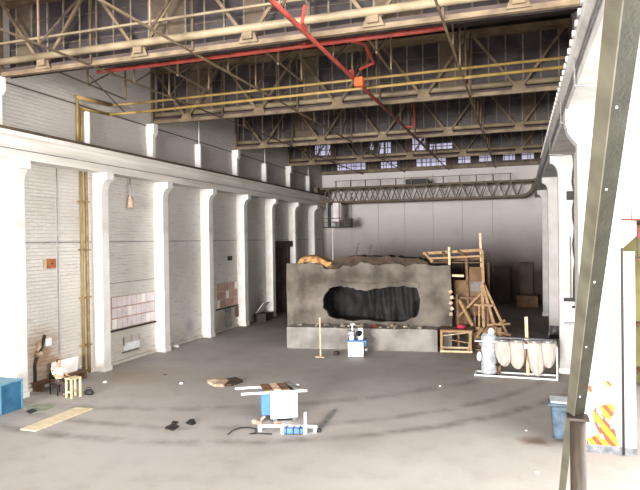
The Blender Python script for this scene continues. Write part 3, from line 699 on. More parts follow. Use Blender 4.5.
def blob_sheet(name, pts, z, th, m, label, cat, grp=None, bump=0.):
    mb = MB(); mb.prism([(p[0], p[1]) for p in pts], 'Z', z, z + th)
    if bump:
        bmesh.ops.subdivide_edges(mb.bm, edges=mb.bm.edges[:], cuts=3, use_grid_fill=True)
        for v in mb.bm.verts:
            if v.co.z > z + th * .5: v.co.z += bump * (noise.noise(v.co * 3.1) * .5 + .5)
    return tag(mb.build(name, m), label, cat, grp)
blob_sheet('plank_board', [(-14.08, 13.96, 0.00), (-13.51, 13.98, 0.00), (-13.47, 16.41, 0.00), (-14.11, 16.36, 0.00)], 0, .03, M['board'], 'long yellowed board lying flat on the floor at the left', 'board')
blob_sheet('floor_sheet', [(-15.83, 15.88, 0.00), (-15.05, 15.38, -0.00), (-14.89, 15.77, 0.00), (-14.88, 16.39, 0.00), (-15.34, 16.52, 0.00), (-15.65, 16.31, 0.00)], 0, .02, M['greenish'], 'greenish grey sheet lying on the floor by the blue box', 'sheet')
blob_sheet('floor_sheet', [(-15.39, 15.52, 0.00), (-15.00, 15.33, 0.00), (-15.08, 15.66, 0.00), (-15.39, 15.81, 0.00)], .02, .02, M['black'], 'dark scrap lying on the greenish floor sheet', 'scrap')
# scraps on open floor
blob_sheet('cardboard_scrap', [(-11.59, 20.66, 0.00), (-11.05, 20.23, 0.00), (-10.65, 20.26, 0.00), (-10.75, 20.88, 0.00), (-11.26, 21.26, 0.00), (-11.52, 21.02, 0.00)], 0, .03, M['card'], 'crumpled pale cardboard scrap on the open floor left of the saw', 'scrap', None, .14)
blob_sheet('cardboard_scrap', [(-10.72, 20.40, 0.00), (-10.42, 20.40, 0.00), (-10.26, 21.10, 0.00), (-10.79, 21.48, 0.00), (-11.06, 21.23, 0.00)], 0, .03, M['mound'], 'brown crumpled scrap beside the pale cardboard', 'scrap', None, .12)
blob_sheet('rubber_scrap', [(-9.96, 15.23, 0.00), (-9.63, 15.14, 0.00), (-9.66, 15.51, 0.00), (-9.94, 15.69, 0.00), (-9.97, 15.52, 0.00)], 0, .02, M['black'], 'larger dark scrap of the pair on the front left floor', 'scrap', None, .05)
blob_sheet('rubber_scrap', [(-9.61, 15.83, 0.00), (-9.36, 15.75, 0.00), (-9.32, 15.91, 0.00), (-9.59, 16.25, 0.00), (-9.68, 16.17, 0.00)], 0, .02, M['black'], 'smaller dark scrap, right one of the pair on the front left floor', 'scrap', None, .05)
blob_sheet('rubber_scrap', [(-10.08, 15.75, 0.00), (-9.88, 15.75, 0.00), (-9.94, 15.94, 0.00), (-10.15, 15.97, 0.00)], 0, .02, M['trouser'], 'thin dark sliver just above the larger dark scrap', 'scrap')
lit = [(105, 383, .09, 'white litter lump on the floor near the second left column'), (181, 384, .08, 'pale litter scrap on the floor left of the cardboard'), (323, 424, .04, 'tiny pale scrap on the floor right of the steel bar'), (440, 386.5, .045, 'tiny pale scrap on the open floor before the dust collector'),
       (537, 473, .045, 'pale scrap on the floor near the foot of the steel post'), (170, 347.5, .16, 'white litter heap at the foot of the third left column'), (526, 431, .035, 'small pale scrap on the floor left of the bin'), (165, 375, .05, 'flat dark scrap between the left columns and the cardboard')]
LP = {105: (-15.50, 19.60, 0.00), 181: (-12.49, 20.25, 0.00), 323: (-5.63, 16.96, 0.00), 440: (-2.87, 22.46, 0.00), 537: (0.32, 14.79, 0.00), 170: (-17.04, 27.19, 0.00), 526: (0.11, 17.93, 0.00), 165: (-13.98, 21.45, 0.00)}
for i, (x, y_, s, l) in enumerate(lit):
    c = V(LP[x]); mb = MB(); mb.ball((c.x, c.y, s * .45), (s, s * .8, s * .5), 8)
    for v in mb.bm.verts:
        v.co += V((noise.noise(v.co * 9 + V((i, 0, 0))), noise.noise(v.co * 9 + V((0, i, 9))), 0)) * s * .5; v.co.z = max(v.co.z, 0)
    tag(mb.build('litter', M['paper'] if i != 7 else M['trouser']), l, 'litter', 'litter on the hall floor')

# ------------------------------------------------------------------ mock rock set
ST = root('rock_set', (-11.8, 29.75, 0), 'grey mock rock wall with a ragged cave opening, on the far floor', 'film set', rz=math.radians(5.2))
def ragged(pts, cuts, amp, seed, closed=True):
    out = []; n = len(pts); rnd = random.Random(seed)
    for i in range(n if closed else n - 1):
        p, q = V(pts[i]), V(pts[(i + 1) % n])
        for k in range(cuts):
            t = k / cuts; v = p.lerp(q, t)
            if k: v += V((rnd.uniform(-amp, amp), rnd.uniform(-amp, amp)))
            out.append(v)
    if not closed: out.append(V(pts[-1]))
    return out
hole = [(h[0] + 11.8, h[1]) for h in ((-9.83, 2.44), (-9.49, 2.98), (-9.04, 3.1), (-8.38, 2.99), (-7.72, 2.85), (-6.86, 2.95), (-5.6, 3.1), (-4.95, 3.0), (-4.78, 2.42), (-4.92, 1.6), (-5.62, 1.27), (-7.1, 1.27), (-8.62, 1.29), (-9.51, 1.47), (-9.84, 1.9))]
top = [(t[0] + 11.8, t[1]) for t in ((-11.44, 4.26), (-9.91, 4.2), (-9.69, 3.95), (-8.97, 3.98), (-8.7, 4.17), (-8.32, 4.08), (-7.78, 4.34), (-7.25, 4.2), (-6.83, 4.14), (-6.05, 4.24), (-5.54, 4.1), (-5.03, 4.24), (-4.53, 4.2), (-4.03, 4.1), (-3.3, 4.15))]
hr_ = ragged(hole, 4, .05, 3); tp_ = ragged(top, 3, .035, 5, False)
outer = [V((0, 0)), V((0.0, 1.5)), V((-.03, 3)), V((0, 4.27))] + tp_ + [V((8.56, 3.1)), V((8.50, 2.4)), V((8.58, 1.6)), V((8.55, 0))]
def panel(outer, hole, y0, y1):
    bm = bmesh.new()
    def loop(pts, y):
        vs = [bm.verts.new((p[0], y, p[1])) for p in pts]
        es = [bm.edges.new((vs[i], vs[(i + 1) % len(vs)])) for i in range(len(vs))]; return vs, es
    L = []
    for y in (y0, y1):
        a, ea = loop(outer, y); b_, eb = loop(hole, y); L.append((a, b_))
        bmesh.ops.triangle_fill(bm, use_beauty=True, use_dissolve=False, edges=ea + eb)
    for j in (0, 1):
        A, Bv = L[0][j], L[1][j]; n = len(A)
        for i in range(n): bm.faces.new((A[i], A[(i + 1) % n], Bv[(i + 1) % n], Bv[i]))
    x = MB(); x.bm.free(); x.bm = bm; return x
panel(outer, hr_, 0, .3).build('rock_face', M['plaster'], ST, local=True)
# moulded lip over the opening
lp_ = MB(); a = ragged([(2.2, 3.12), (2.9, 3.34), (3.9, 3.24), (5.0, 3.22), (6.2, 3.36), (7.0, 3.22)], 4, .04, 8, False); b_ = ragged([(6.9, 3.02), (6.2, 3.12), (5.0, 3.0), (3.9, 3.0), (2.9, 3.1), (2.2, 2.96)], 4, .04, 9, False)
lp_.prism([tuple(p) for p in a + b_], 'Y', -.16, .02); lp_.build('rock_lip', M['plaster'], ST, local=True)
# cave behind: shell plus a folded dark back
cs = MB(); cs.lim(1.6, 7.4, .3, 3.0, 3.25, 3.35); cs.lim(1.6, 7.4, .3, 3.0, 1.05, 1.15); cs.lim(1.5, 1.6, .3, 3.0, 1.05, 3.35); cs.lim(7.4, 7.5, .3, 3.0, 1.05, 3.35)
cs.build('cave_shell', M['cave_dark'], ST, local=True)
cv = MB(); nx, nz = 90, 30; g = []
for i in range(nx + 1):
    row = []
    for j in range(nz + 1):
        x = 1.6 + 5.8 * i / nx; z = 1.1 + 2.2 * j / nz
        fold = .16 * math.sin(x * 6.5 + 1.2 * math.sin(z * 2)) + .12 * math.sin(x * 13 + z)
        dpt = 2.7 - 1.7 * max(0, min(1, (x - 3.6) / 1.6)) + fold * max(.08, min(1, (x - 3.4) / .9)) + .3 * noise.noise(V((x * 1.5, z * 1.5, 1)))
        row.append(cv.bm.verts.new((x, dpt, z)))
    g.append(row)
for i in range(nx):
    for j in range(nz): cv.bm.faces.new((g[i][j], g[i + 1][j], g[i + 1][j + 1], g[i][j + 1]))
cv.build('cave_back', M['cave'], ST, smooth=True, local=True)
# brown roof heap and boards on the top
mo = MB(); mo.prism([tuple(p) for p in ragged([(1.9, 3.9), (2.6, 4.45), (3.3, 4.62), (4.2, 4.58), (5.2, 4.62), (6.0, 4.52), (6.9, 4.5), (7.4, 4.3), (7.4, 3.9)], 4, .05, 12)], 'Y', .35, 2.6)
mo.build('roof_heap', M['mound'], ST, local=True)
gb_ = MB()
hp = MB(); n_ = 14; rows = []
for i in range(n_ + 1):
    u = .5 + 1.95 * i / n_; h = 4.27 + .42 * math.sin(min(1, (i + 2) / n_ * 1.0) * PI * .95) ** .8 * (1.05 - .25 * i / n_)
    if i == 0: h = 4.3
    rows.append([hp.bm.verts.new((u, .35 + 1.3 * j / 6, (h + .05 * noise.noise(V((u * 4, j, 0)))) - (.05 if j in (0, 6) else 0))) for j in range(7)])
for i in range(n_):
    for j in range(6): hp.bm.faces.new((rows[i][j], rows[i + 1][j], rows[i + 1][j + 1], rows[i][j + 1]))
hp.bm.faces.ensure_lookup_table()
r_ = bmesh.ops.extrude_face_region(hp.bm, geom=hp.bm.faces[:]); bmesh.ops.translate(hp.bm, vec=(0, 0, -.3), verts=[v for v in r_['geom'] if isinstance(v, bmesh.types.BMVert)])
hp.build('golden_capping', M['straw'], ST, local=True)
for (a_, b2) in (((3.55, .9, 4.5), (3.72, .9, 5.3)), ((4.2, .9, 4.5), (4.42, .9, 5.2))): MB().tube(a_, b2, .035, 6).build('rod', M['rust'], ST, local=True)
# fixings torn along the right edge
for i in range(5): MB().box((8.52 + .05 * (i % 2), -.04, 1.7 + i * .28), (.16, .12, .16), Matrix.Rotation(i, 3, 'Y')).build('torn_edge', M['card'], ST, local=True)

PL = root('plinth', (-11.34, 28.48, 0), 'long low grey concrete plinth in front of the mock rock wall', 'plinth', rz=math.radians(5.9))
pm = MB(); pm.lim(0, 7.55, 0, 1.18, 0, 1.07)
bmesh.ops.subdivide_edges(pm.bm, edges=pm.bm.edges[:], cuts=14, use_grid_fill=True)
for v in pm.bm.verts:
    if v.co.z > .05: v.co += V((0, noise.noise(v.co * 1.3) * .03, noise.noise(v.co * 2.3) * .04 if v.co.z > 1 else 0))
pm.build('block', M['plinth'], PL, local=True)
rnd = random.Random(21)
for i in range(26):
    u = rnd.uniform(.3, 7.4); w = rnd.uniform(.08, 1.0); s = rnd.uniform(.05, .13)
    c = V((-11.34, 28.48, 0)) + Matrix.Rotation(math.radians(5.9), 3, 'Z') @ V((u, w, 0))
    mb = MB(); k = bmesh.ops.create_icosphere(mb.bm, subdivisions=1, radius=s)
    for v in mb.bm.verts: v.co = V((v.co.x * rnd.uniform(.8, 1.5), v.co.y * rnd.uniform(.8, 1.3), v.co.z * rnd.uniform(.5, .9))) + V((c.x, c.y, 1.07 + s * .45))
    tag(mb.build('rubble_chunk', M['rubble']), 'grey rubble chunk lying on the plinth ledge below the cave opening', 'rubble', 'rubble chunks on the plinth ledge')
tag(MB().ball((-6.95, 29.35, 1.14), (.2, .12, .07), 10).build('red_rag', M['red'], smooth=True), 'faded red rag on the plinth ledge under the cave opening', 'rag')

# open timber box continuing the plinth
TBX = root('timber_box', (-3.7, 29.28, 0), 'open pine box frame at the right end of the grey plinth', 'frame', rz=math.radians(5.5))
for y_ in (.02, 1.05):
    MB().lim(0, 1.5, y_ - .03, y_ + .03, .96, 1.06).build('rail', M['pine'], TBX, local=True)
    MB().lim(0, 1.5, y_ - .03, y_ + .03, 0, .09).build('rail', M['pine_pale'], TBX, local=True)
    for x in (.05, 1.42): MB().lim(x - .05, x + .05, y_ - .04, y_ + .04, .09, .96).build('post', M['pine'], TBX, local=True)
MB().lim(-.02, 1.55, -.05, 1.1, 1.06, 1.1).build('top_board', M['pine_dark'], TBX, local=True)
MB().bar((.05, .1, .78), (1.4, .4, .92), .07, .04).build('brace', M['pine_pale'], TBX, local=True)
MB().bar((.4, 1.0, .45), (1.4, .9, .32), .08, .04).build('brace', M['pine'], TBX, local=True)
MB().bar((1.3, .05, .1), (1.45, .1, .95), .07, .05).build('brace', M['pine'], TBX, local=True)
tag(MB().ball((-2.75, 29.75, 1.19), (.22, .16, .1), 12).build('magenta_bag', M['magenta'], smooth=True), 'small magenta bag on the open timber box', 'bag')

# timber frame behind the right end of the set
TF = root('timber_scaffold', (-2.6, 31, 0), 'tall rough pine frame with raking props behind the right end of the rock wall', 'frame')
def T(p, q, w, m, nm, h=None): MB().bar(p, q, w, h).build(nm, M[m], TF)
T((-3.42, 31.00, 5.05), (-3.34, 31, 0), .11, 'pine_pale', 'post')
T((-1.95, 32.00, 5.74), (-1.76, 32, 0), .11, 'pine_pale', 'post')
T((-1.81, 31.20, 4.88), (-1.68, 31.2, 0), .13, 'pine', 'post')
T((-1.60, 32.60, 4.22), (-1.5, 32.6, 0), .12, 'pine_dark', 'post')
T((-2.63, 31.60, 4.77), (-2.5, 31.6, 0), .13, 'pine_dark', 'post')
T((-3.04, 30.90, 2.67), (-2.98, 30.9, 0), .10, 'pine_dark', 'post')
T((-4.80, 31.40, 4.72), (-1.82, 31.40, 4.88), .14, 'pine', 'rail')
T((-4.39, 31.00, 4.47), (-1.85, 31.00, 4.58), .10, 'pine', 'rail')
T((-4.91, 32.40, 4.23), (-1.69, 32.40, 4.44), .12, 'pine_dark', 'rail')
T((-3.28, 30.90, 3.61), (-2.69, 30.90, 3.59), .12, 'pine_pale', 'rail')
T((-4.67, 31.20, 4.75), (-4.24, 31.00, 4.29), .12, 'pine', 'rib')
T((-3.76, 31.30, 4.79), (-3.48, 31.00, 4.23), .12, 'pine_dark', 'rib')
T((-3.00, 31.30, 4.84), (-2.49, 31.00, 4.49), .10, 'pine_dark', 'rib')
T((-3.36, 30.75, 3.34), (-3.36, 30.75, 1.82), .1, 'pine_pale', 'stud')
T((-2.21, 30.80, 2.15), (-1.29, 30.80, 2.14), .1, 'pine', 'rail')
T((-2.91, 30.80, 2.38), (-2.24, 30.50, 1.14), .13, 'pine', 'brace')
T((-1.85, 31.00, 2.73), (-3.01, 31.00, 1.50), .09, 'pine', 'brace')
for x in (475, 479, 487):
    p = V((-1.92, 30.90, 2.09)); T((p.x + (x - 480) * .052, 30.9, p.z), (p.x + (x - 480) * .052, 30.9, 0), .09, 'pine_dark' if x != 479 else 'pine', 'stud')
T((-1.82, 31.00, 3.23), (-1.72, 30.80, 0.07), .13, 'pine', 'prop')
T((-1.80, 31.00, 3.23), (-0.94, 30.80, 0.13), .12, 'pine', 'prop')
T((-1.71, 31.10, 3.13), (-0.38, 31.00, 0.12), .11, 'pine', 'prop')
T((-1.67, 31.10, 2.38), (-1.04, 31.20, 0.08), .10, 'pine_dark', 'prop')
T((-1.59, 30.70, 1.18), (-0.50, 30.90, 1.25), .11, 'pine', 'cross_plank')
T((-1.63, 30.60, 0.90), (-0.74, 31.00, 1.41), .09, 'pine', 'cross_plank')
T((-2.10, 30.50, 1.04), (-0.46, 30.70, 0.73), .13, 'pine', 'cross_plank')
T((-2.29, 30.40, 0.75), (-1.15, 30.60, 1.16), .12, 'pine_dark', 'cross_plank')
T((-2.00, 30.30, 0.58), (-0.60, 30.40, 0.62), .16, 'pine_dark', 'cross_plank')
T((-2.18, 30.20, 0.45), (-1.81, 30.40, 1.07), .11, 'pine', 'cross_plank')
MB().lim(-2.5, -1.72, 31.75, 31.79, 1.5, 4.0).build('backing_board', M['ply'], TF)
MB().lim(-3.3, -2.5, 31.95, 31.99, .8, 3.3).build('backing_board', M['ply'], TF)
MB().lim(-2.42, -1.75, 31.65, 31.7, 2.75, 3.25).build('backing_board', M['greyboard'], TF)
MB().lim(-4.6, -1.7, 31.3, 32.3, 4.22, 4.26).build('deck', M['ply'], TF)
MB().lim(-3.3, -1.7, 31.3, 31.34, 2.4, 2.5).build('rail', M['pine_dark'], TF)
# loose timber heap at its foot
off = [((-2.1, 30.1, .05), (-.4, 30.3, .05), 'pine', 'flat pine plank lying lowest at the foot of the timber frame'), ((-1.5, 30.5, .14), (-.1, 31.1, .3), 'pine', 'pine plank sloping up to the right beside the props'), ((-1.6, 29.9, .05), (-.2, 29.6, .05), 'pine_pale', 'pale plank end in front of the raking props'),
       ((-2.0, 30.3, .15), (-1.0, 29.7, .14), 'pine_dark', 'dark plank across the timber heap'), ((-1.9, 30.9, .4), (.2, 30.7, .5), 'pine', 'level pine plank resting among the props'), ((-2.2, 30.7, .12), (-1.3, 30.0, .3), 'pine_dark', 'short dark offcut leaning on the heap'),
       ((-1.0, 30.9, .05), (.35, 31.3, .05), 'pine_dark', 'dark plank farthest right in the timber heap')]
for p, q, m_, l in off: tag(MB().bar(p, q, .12, .05).build('timber_offcut', M[m_]), l, 'plank', 'loose planks at the foot of the timber frame')

# dark stores against the back wall
for (x0, x1, z, l) in ((-.05, 1.0, 3.4, 'tall dark cupboard against the back wall near the right corner'), (-2.1, -.8, 3.0, 'lower dark cupboard against the back wall beyond the timber frame')):
    r = root('cupboard', ((x0 + x1) / 2, 52.6, 0), l, 'cupboard', 'dark cupboards at the back wall')
    MB().lim(x0, x1, 52.2, 53.05, .1, z).build('carcass', M['door'], r); MB().lim(x0 + .05, x1 - .05, 52.25, 53, 0, .1).build('plinth', M['black'], r)
    xm = (x0 + x1) / 2
    for a, b2 in ((x0 + .03, xm - .01), (xm + .01, x1 - .03)): MB().lim(a, b2, 52.16, 52.2, .15, z - .05).build('door', M['door'], r)
cn = MB(); cn.lim(-.3, 1.3, 49.5, 51, 0, .9); tag(cn.build('low_chest', M['pine_dark'], bevel=.04), 'low dark chest on the floor before the far cupboards', 'chest')

# ------------------------------------------------------------------ stand with base and small white machine
sd = root('marker_stand', (-8.95, 26.67, 0), 'thin pale pole on a flat base in front of the plinth', 'stand')
MB().lim(-9.15, -8.7, 26.5, 26.85, 0, .05).build('base', M['card'], sd, bevel=.01); MB().tube((-8.93, 26.67, .05), (-8.95, 26.67, 1.85), .04, 8).build('pole', M['pine_pale'], sd)
tag(MB().box((-8.35, 27.3, .09), (.22, .3, .18)).build('wood_block', M['trouser'], bevel=.02), 'small dark block on the floor right of the pale pole', 'block')
mc = root('bench_machine', (-7.35, 27.2, 0), 'white cabinet with a blue top and small machine on it before the plinth', 'machine', rz=math.radians(12))
MB().lim(-.36, .36, -.3, .3, .03, .72).build('cabinet', M['mwhite'], mc, local=True, bevel=.02)
MB().lim(-.33, .33, -.27, .27, 0, .03).build('foot', M['black'], mc, local=True)
MB().lim(-.38, .5, -.33, .33, .72, .80).build('table', M['mblue'], mc, local=True, bevel=.01)
MB().lim(.1, .34, -.05, .22, .80, 1.34).build('column', M['mwhite'], mc, local=True, bevel=.03)
MB().lim(-.42, -.05, -.12, .14, .98, 1.22).build('head', M['mgrey'], mc, local=True, bevel=.05)
MB().tube((-.2, 0, .80), (-.2, 0, 1.0), .12, 14).build('chuck', M['mwhite'], mc, local=True)
MB().tube((-.16, 0, 1.22), (-.16, 0, 1.5), .035, 8).build('lever', M['mwhite'], mc, local=True); MB().tube((-.24, 0, 1.5), (-.06, 0, 1.52), .04, 8).build('lever_grip', M['mwhite'], mc, local=True)
MB().tube((.12, -.2, 1.05), (.2, -.06, 1.16), .11, 14).build('motor', M['black'], mc, local=True); MB().tube((-.05, -.14, .85), (.06, -.1, 1.2), .05, 8).build('arm', M['black'], mc, local=True)
MB().tube((.36, .1, .3), (.52, .1, .3), .1, 12).build('handwheel', M['mgrey'], mc, local=True)
MB().lim(.37, .5, -.15, .2, .5, .7).build('switch_box', M['tarp'], mc, local=True, bevel=.02)

# ------------------------------------------------------------------ dust collector with four bags
dc = root('dust_collector', (-.2, 24.5, 0), 'dust collector with a silver drum and four hanging cloth bags at the right', 'dust collector')
fr_ = [(-1.75, 24.5, .05), (1.3, 24.45, .05), (1.3, 25.2, .05), (-1.75, 25.2, .05), (-1.75, 24.5, .05)]
MB().path(fr_, .035, 8).build('base_frame', M['mwhite'], dc)
MB().path([(1.3, 24.45, .05), (1.3, 24.45, 1.25), (1.3, 24.9, 1.3)], .03, 8).build('upright', M['mwhite'], dc)
MB().lathe([(.26, 0), (.3, .05), (.3, 1.1), (.36, 1.12), (.36, 1.22), (.3, 1.26), (.3, 1.5), (.16, 1.62)], (-1.22, 24.85, .08), 22).build('drum', M['galv'], dc, smooth=False)
MB().ball((-1.58, 24.6, .78), (.1, .12, .2), 12).build('motor', M['mwhite'], dc, smooth=True); MB().ball((-1.12, 24.75, 1.76), (.13, .12, .15), 12).build('cap', M['mwhite'], dc, smooth=True)
for z in (.45, 1.0): MB().tube((-.94, 24.7, z), (-.86, 24.6, z), .05, 8).build('clamp', M['black'], dc)
MB().lim(-1.75, -.7, 24.6, 25.1, 1.36, 1.41).build('tray', M['mgrey'], dc)
MB().tube((-.95, 24.85, 1.50), (1.28, 24.85, 1.46), .06, 12).build('manifold', M['mgrey'], dc, smooth=True)
MB().lim(1.05, 1.3, 24.75, 25.0, 1.15, 1.45).build('junction', M['greenish'], dc)
tops = [(-.68, .29, 1.02), (-.14, .30, 1.10), (.53, .32, 1.34), (1.0, .26, 1.0)]
for i, (x, w, L) in enumerate(tops):
    b = MB(); seg = 24; prof_ = [(.80, 0), (1.0, -.08), (1.04, -.35), (.98, -.6), (.74, -.82), (.40, -.96), (.08, -1.0)]
    rings = []
    for j, (rr_, zz) in enumerate(prof_):
        ring = []
        for q in range(seg):
            a = 2 * PI * q / seg; r2 = rr_ * w * (1 + .10 * math.sin(a * 5 + i + zz * 3)); ring.append(b.bm.verts.new((x + (.12 if i != 3 else -.05) * -zz * w * 2 * (1 if i % 2 == 0 else .2) + r2 * math.cos(a), 24.62 + r2 * .6 * math.sin(a), 1.44 + zz * L)))
        rings.append(ring)
    for r1, r2 in zip(rings, rings[1:]):
        for q in range(seg): b.bm.faces.new((r1[q], r1[(q + 1) % seg], r2[(q + 1) % seg], r2[q]))
    b.bm.faces.new(rings[0][::-1]); b.bm.faces.new(rings[-1])
    bo = b.build('filter_bag', M['bag'], dc, smooth=True)
    MB().tube((x, 24.62, 1.42), (x, 24.62, 1.50), w * .8, 16).build('clamp_ring', M['mgrey'], bo)
MB().tube((.2, 24.6, 1.18), (.2, 24.6, 1.34), .09, 10).build('hub', M['mwhite'], dc)
tag(MB().bar((-.9, 24.98, .02), (-.85, 25.3, 1.85), .22, .04, (0, 1, 0)).build('brown_plank', M['pine_dark']), 'brown plank standing upright beside the silver drum', 'plank')
tag(MB().bar((.25, 25.12, 0), (.2, 25.02, 2.35), .12, .05, (0, 1, 0)).build('pale_stick', M['pine_pale']), 'pale upright stick rising behind the cloth bags', 'plank')

# ------------------------------------------------------------------ table saw at the centre front
sr = math.radians(28)
ts = root('table_saw', (-7.0, 17.2, 0), 'white and blue table saw with long rails on the open floor', 'saw', rz=sr)
MB().lim(-.41, .41, -.27, .3, .06, .84).build('cabinet', M['mwhite'], ts, local=True, bevel=.015)
MB().lim(-.38, .38, -.24, .27, 0, .06).build('foot', M['black'], ts, local=True)
MB().lim(-.68, -.41, -.15, .35, .16, .84).build('side_panel', M['mblue'], ts, local=True, bevel=.015)
MB().lim(-1.3, .7, -.32, -.27, .86, .92).build('rail', M['mwhite'], ts, local=True); MB().lim(-1.45, .55, .42, .47, .86, .92).build('rail', M['mwhite'], ts, local=True)
MB().lim(-.62, .5, -.27, .42, .84, .88).build('tabletop', M['mgrey'], ts, local=True)
MB().path([(-.6, -.2, .14), (-.74, -.28, .05)], .04).build('caster_bracket', M['card'], ts, local=True)
for x in (-.3, .3): MB().lim(x - .06, x + .06, -.42, -.27, 0, .1).build('caster_bracket', M['mgrey'], ts, local=True)
off2 = [(-.50, .28, 'pine_dark', 'brown plank lying leftmost across the saw table'), (-.24, .22, 'card', 'pale brown plank second from left on the saw table'), (.02, .24, 'pine_dark', 'brown plank in the middle of the saw table'), (.33, .22, 'greyboard', 'grey plank rightmost on the saw table, longer than the rest')]
for i, (x, w, m_, l) in enumerate(off2):
    L = 1.05 if i == 3 else .82
    c = V((-7.0, 17.2, 0)) + Matrix.Rotation(sr, 3, 'Z') @ V((x, .1 + (L - .8) * .35, .945)); 
    b = MB().box(c, (w, L, .05), Matrix.Rotation(sr + (.1 if i != 3 else .28), 3, 'Z'))
    tag(b.build('plank_piece', M[m_]), l, 'plank', 'planks lying across the saw table')
# outfeed base in front of the saw
ob = root('mobile_base', (-6.3, 16.05, 0), 'blue and white mobile saw base lying on the floor in front of the saw', 'machine base', rz=math.radians(14))
MB().lim(-.95, .75, -.04, .04, .12, .18).build('long_rail', M['mwhite'], ob, local=True)
for x in (-.22, .42): MB().lim(x - .04, x + .04, -.25, .1, 0, .2).build('end_frame', M['mwhite'], ob, local=True)
MB().lim(.38, .44, -.02, .06, .18, .55).build('upright', M['mwhite'], ob, local=True)
MB().lim(-.2, .38, -.3, -.06, .02, .17).build('motor_box', M['mblue'], ob, local=True, bevel=.03)
for x in (-.1, .1, .28): MB().lim(x - .012, x + .012, -.32, -.05, .02, .19).build('strap', M['black'], ob, local=True)
for x in (-.9, .7): MB().lim(x - .05, x + .05, -.06, .06, 0, .12).build('foot', M['mwhite'], ob, local=True)
kp = [(-7.91, 15.26, 0.00), (-7.94, 15.62, 0.00), (-7.84, 15.89, 0.00), (-7.61, 16.00, -0.00), (-7.35, 15.93, 0.00), (-7.20, 15.60, 0.00), (-7.33, 15.47, 0.00), (-7.13, 15.57, 0.00), (-6.72, 15.64, 0.00)]
tag(MB().path([(p[0], p[1], .02) for p in kp], .018, 6).build('power_cable', M['black']), 'thin dark cable looping on the floor left of the saw base', 'cable')
bp_ = root('steel_bar', (-5.6, 17.2, 0), 'grey steel angle bar lying on the floor right of the saw', 'bar')
p, q = V((-5.53, 16.22, 0.00)), V((-5.70, 18.36, 0.00))
MB().bar((p.x, p.y, .03), (q.x, q.y, .03), .12, .05).build('bar', M['mgrey'], bp_); MB().box((p.x, p.y, .05), (.16, .1, .09)).build('end_block', M['black'], bp_)
p, q = V((-5.77, 15.92, 0.00)), V((-5.53, 16.08, 0.00))
tag(MB().bar((p.x, p.y, .02), (q.x, q.y, .02), .05, .04).build('steel_strip', M['mgrey']), 'short grey strip on the floor between saw base and angle bar', 'bar')
for (x, y_, l) in ((-7.55, 16.42, 'pale wood offcut under the left corner of the saw'), (-6.85, 16.45, 'pale wood offcut between the saw and its base')):
    tag(MB().box((x, y_, .05), (.34, .14, .1), Matrix.Rotation(-.5, 3, 'Z')).build('wood_offcut', M['card'], bevel=.02), l, 'offcut')

# ------------------------------------------------------------------ bin
bn_ = root('wheelie_bin', (1.0, 17.35, 0), 'blue grey plastic bin standing on the floor half behind the raking beam', 'bin')
m = MB()
for z0_, z1_, a0, a1 in ((0.06, .98, .2, .27),):
    v = []
    for z_, a_ in ((z0_, a0), (z1_, a1)):
        v.append([m.bm.verts.new((1.0 + sx * a_, 17.35 + sy * a_, z_)) for sx, sy in ((-1, -1), (1, -1), (1, 1), (-1, 1))])
    for i in range(4): m.bm.faces.new((v[0][i], v[0][(i + 1) % 4], v[1][(i + 1) % 4], v[1][i]))
    m.bm.faces.new(v[0][::-1]); m.bm.faces.new(v[1])
m.build('body', M['bin'], bn_, bevel=.09)
MB().lim(.70, 1.30, 17.05, 17.65, .98, 1.05).build('rim', M['bin'], bn_, bevel=.03)
MB().box((1.0, 17.38, 1.09), (.54, .5, .05), Matrix.Rotation(.08, 3, 'X')).build('lid', M['galv'], bn_, bevel=.02)
MB().tube((0.69, 17.0, 1.02), (0.69, 17.3, 1.08), .035, 8).build('handle', M['bin'], bn_)
for x in (.83, 1.17): MB().tube((x - .03, 17.55, .09), (x + .03, 17.55, .09), .09, 14).build('wheel', M['black'], bn_)

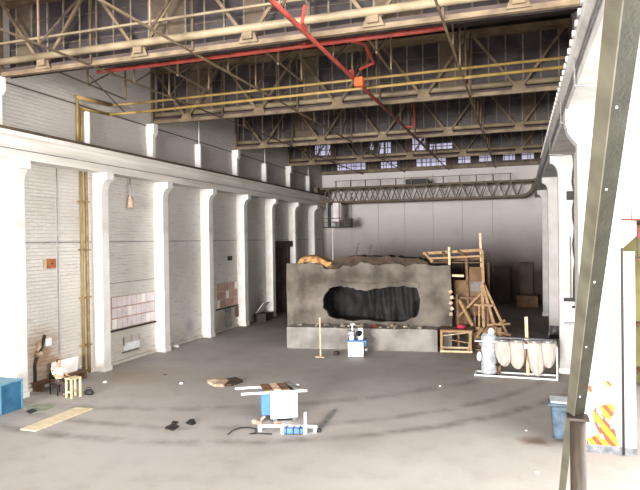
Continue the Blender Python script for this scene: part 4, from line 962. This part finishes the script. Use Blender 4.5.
# ------------------------------------------------------------------ light, sky, camera
w = bpy.data.worlds.new('daylight'); SC.world = w; w.use_nodes = True
bg = w.node_tree.nodes['Background']; bg.inputs[0].default_value = (.86, .92, 1, 1); bg.inputs[1].default_value = 1.0
def area(name, loc, size, rot, power, col=(1, 1, 1)):
    l = bpy.data.lights.new(name, 'AREA'); l.shape = 'RECTANGLE'; l.size, l.size_y = size; l.energy = power; l.color = col
    o = bpy.data.objects.new(name, l); COL.objects.link(o); o.location = loc; o.rotation_euler = rot; return o
area('front_window_daylight', (-9, -31.8, 5.9), (12.8, 8.4), (PI / 2, 0, 0), 63000, (1, .97, .94))
area('side_fill_light', (7.8, 7.5, 6.2), (18, 7.5), (PI / 2, 0, PI / 2), 5500, (1, .98, .95))  # unseen fill added to brighten left wall and floor; the outer wall has no window
area('side_bay_fill', (5, 21, 5.6), (4, 5), (0, 0, 0), 350, (1, .98, .9))  # area light added to brighten the side bay, not a fitting of the place
area('roof_fill_light', (-7.7, 12.0, 12.55), (15, 4), (math.radians(22), 0, 0), 900, (1, .98, .96))  # added fill under the solid roof, out of view, to lift the middle floor

cam = bpy.data.cameras.new('camera'); co = bpy.data.objects.new('camera', cam); COL.objects.link(co); SC.camera = co
cam.sensor_fit = 'HORIZONTAL'; cam.sensor_width = 36; cam.lens = 600 * 36 / 640; cam.clip_end = 300; cam.clip_start = .05
yaw, pit, rol = math.radians(18.43), math.radians(.49), math.radians(.78)
fwd = V((-math.sin(yaw) * math.cos(pit), math.cos(yaw) * math.cos(pit), -math.sin(pit))); right = V((math.cos(yaw), math.sin(yaw), 0)); down = fwd.cross(right)
r2 = math.cos(rol) * right + math.sin(rol) * down; d2 = -math.sin(rol) * right + math.cos(rol) * down
co.matrix_world = Matrix.Translation((0, 0, 5.5)) @ Matrix((r2, -d2, -fwd)).transposed().to_4x4()
SC.view_settings.view_transform = 'Standard'; SC.view_settings.look = 'None'; SC.view_settings.gamma = 1; SC.view_settings.use_curve_mapping = False
SC.view_settings.exposure = 0.0
SC.cycles.max_bounces = 8; SC.cycles.diffuse_bounces = 6
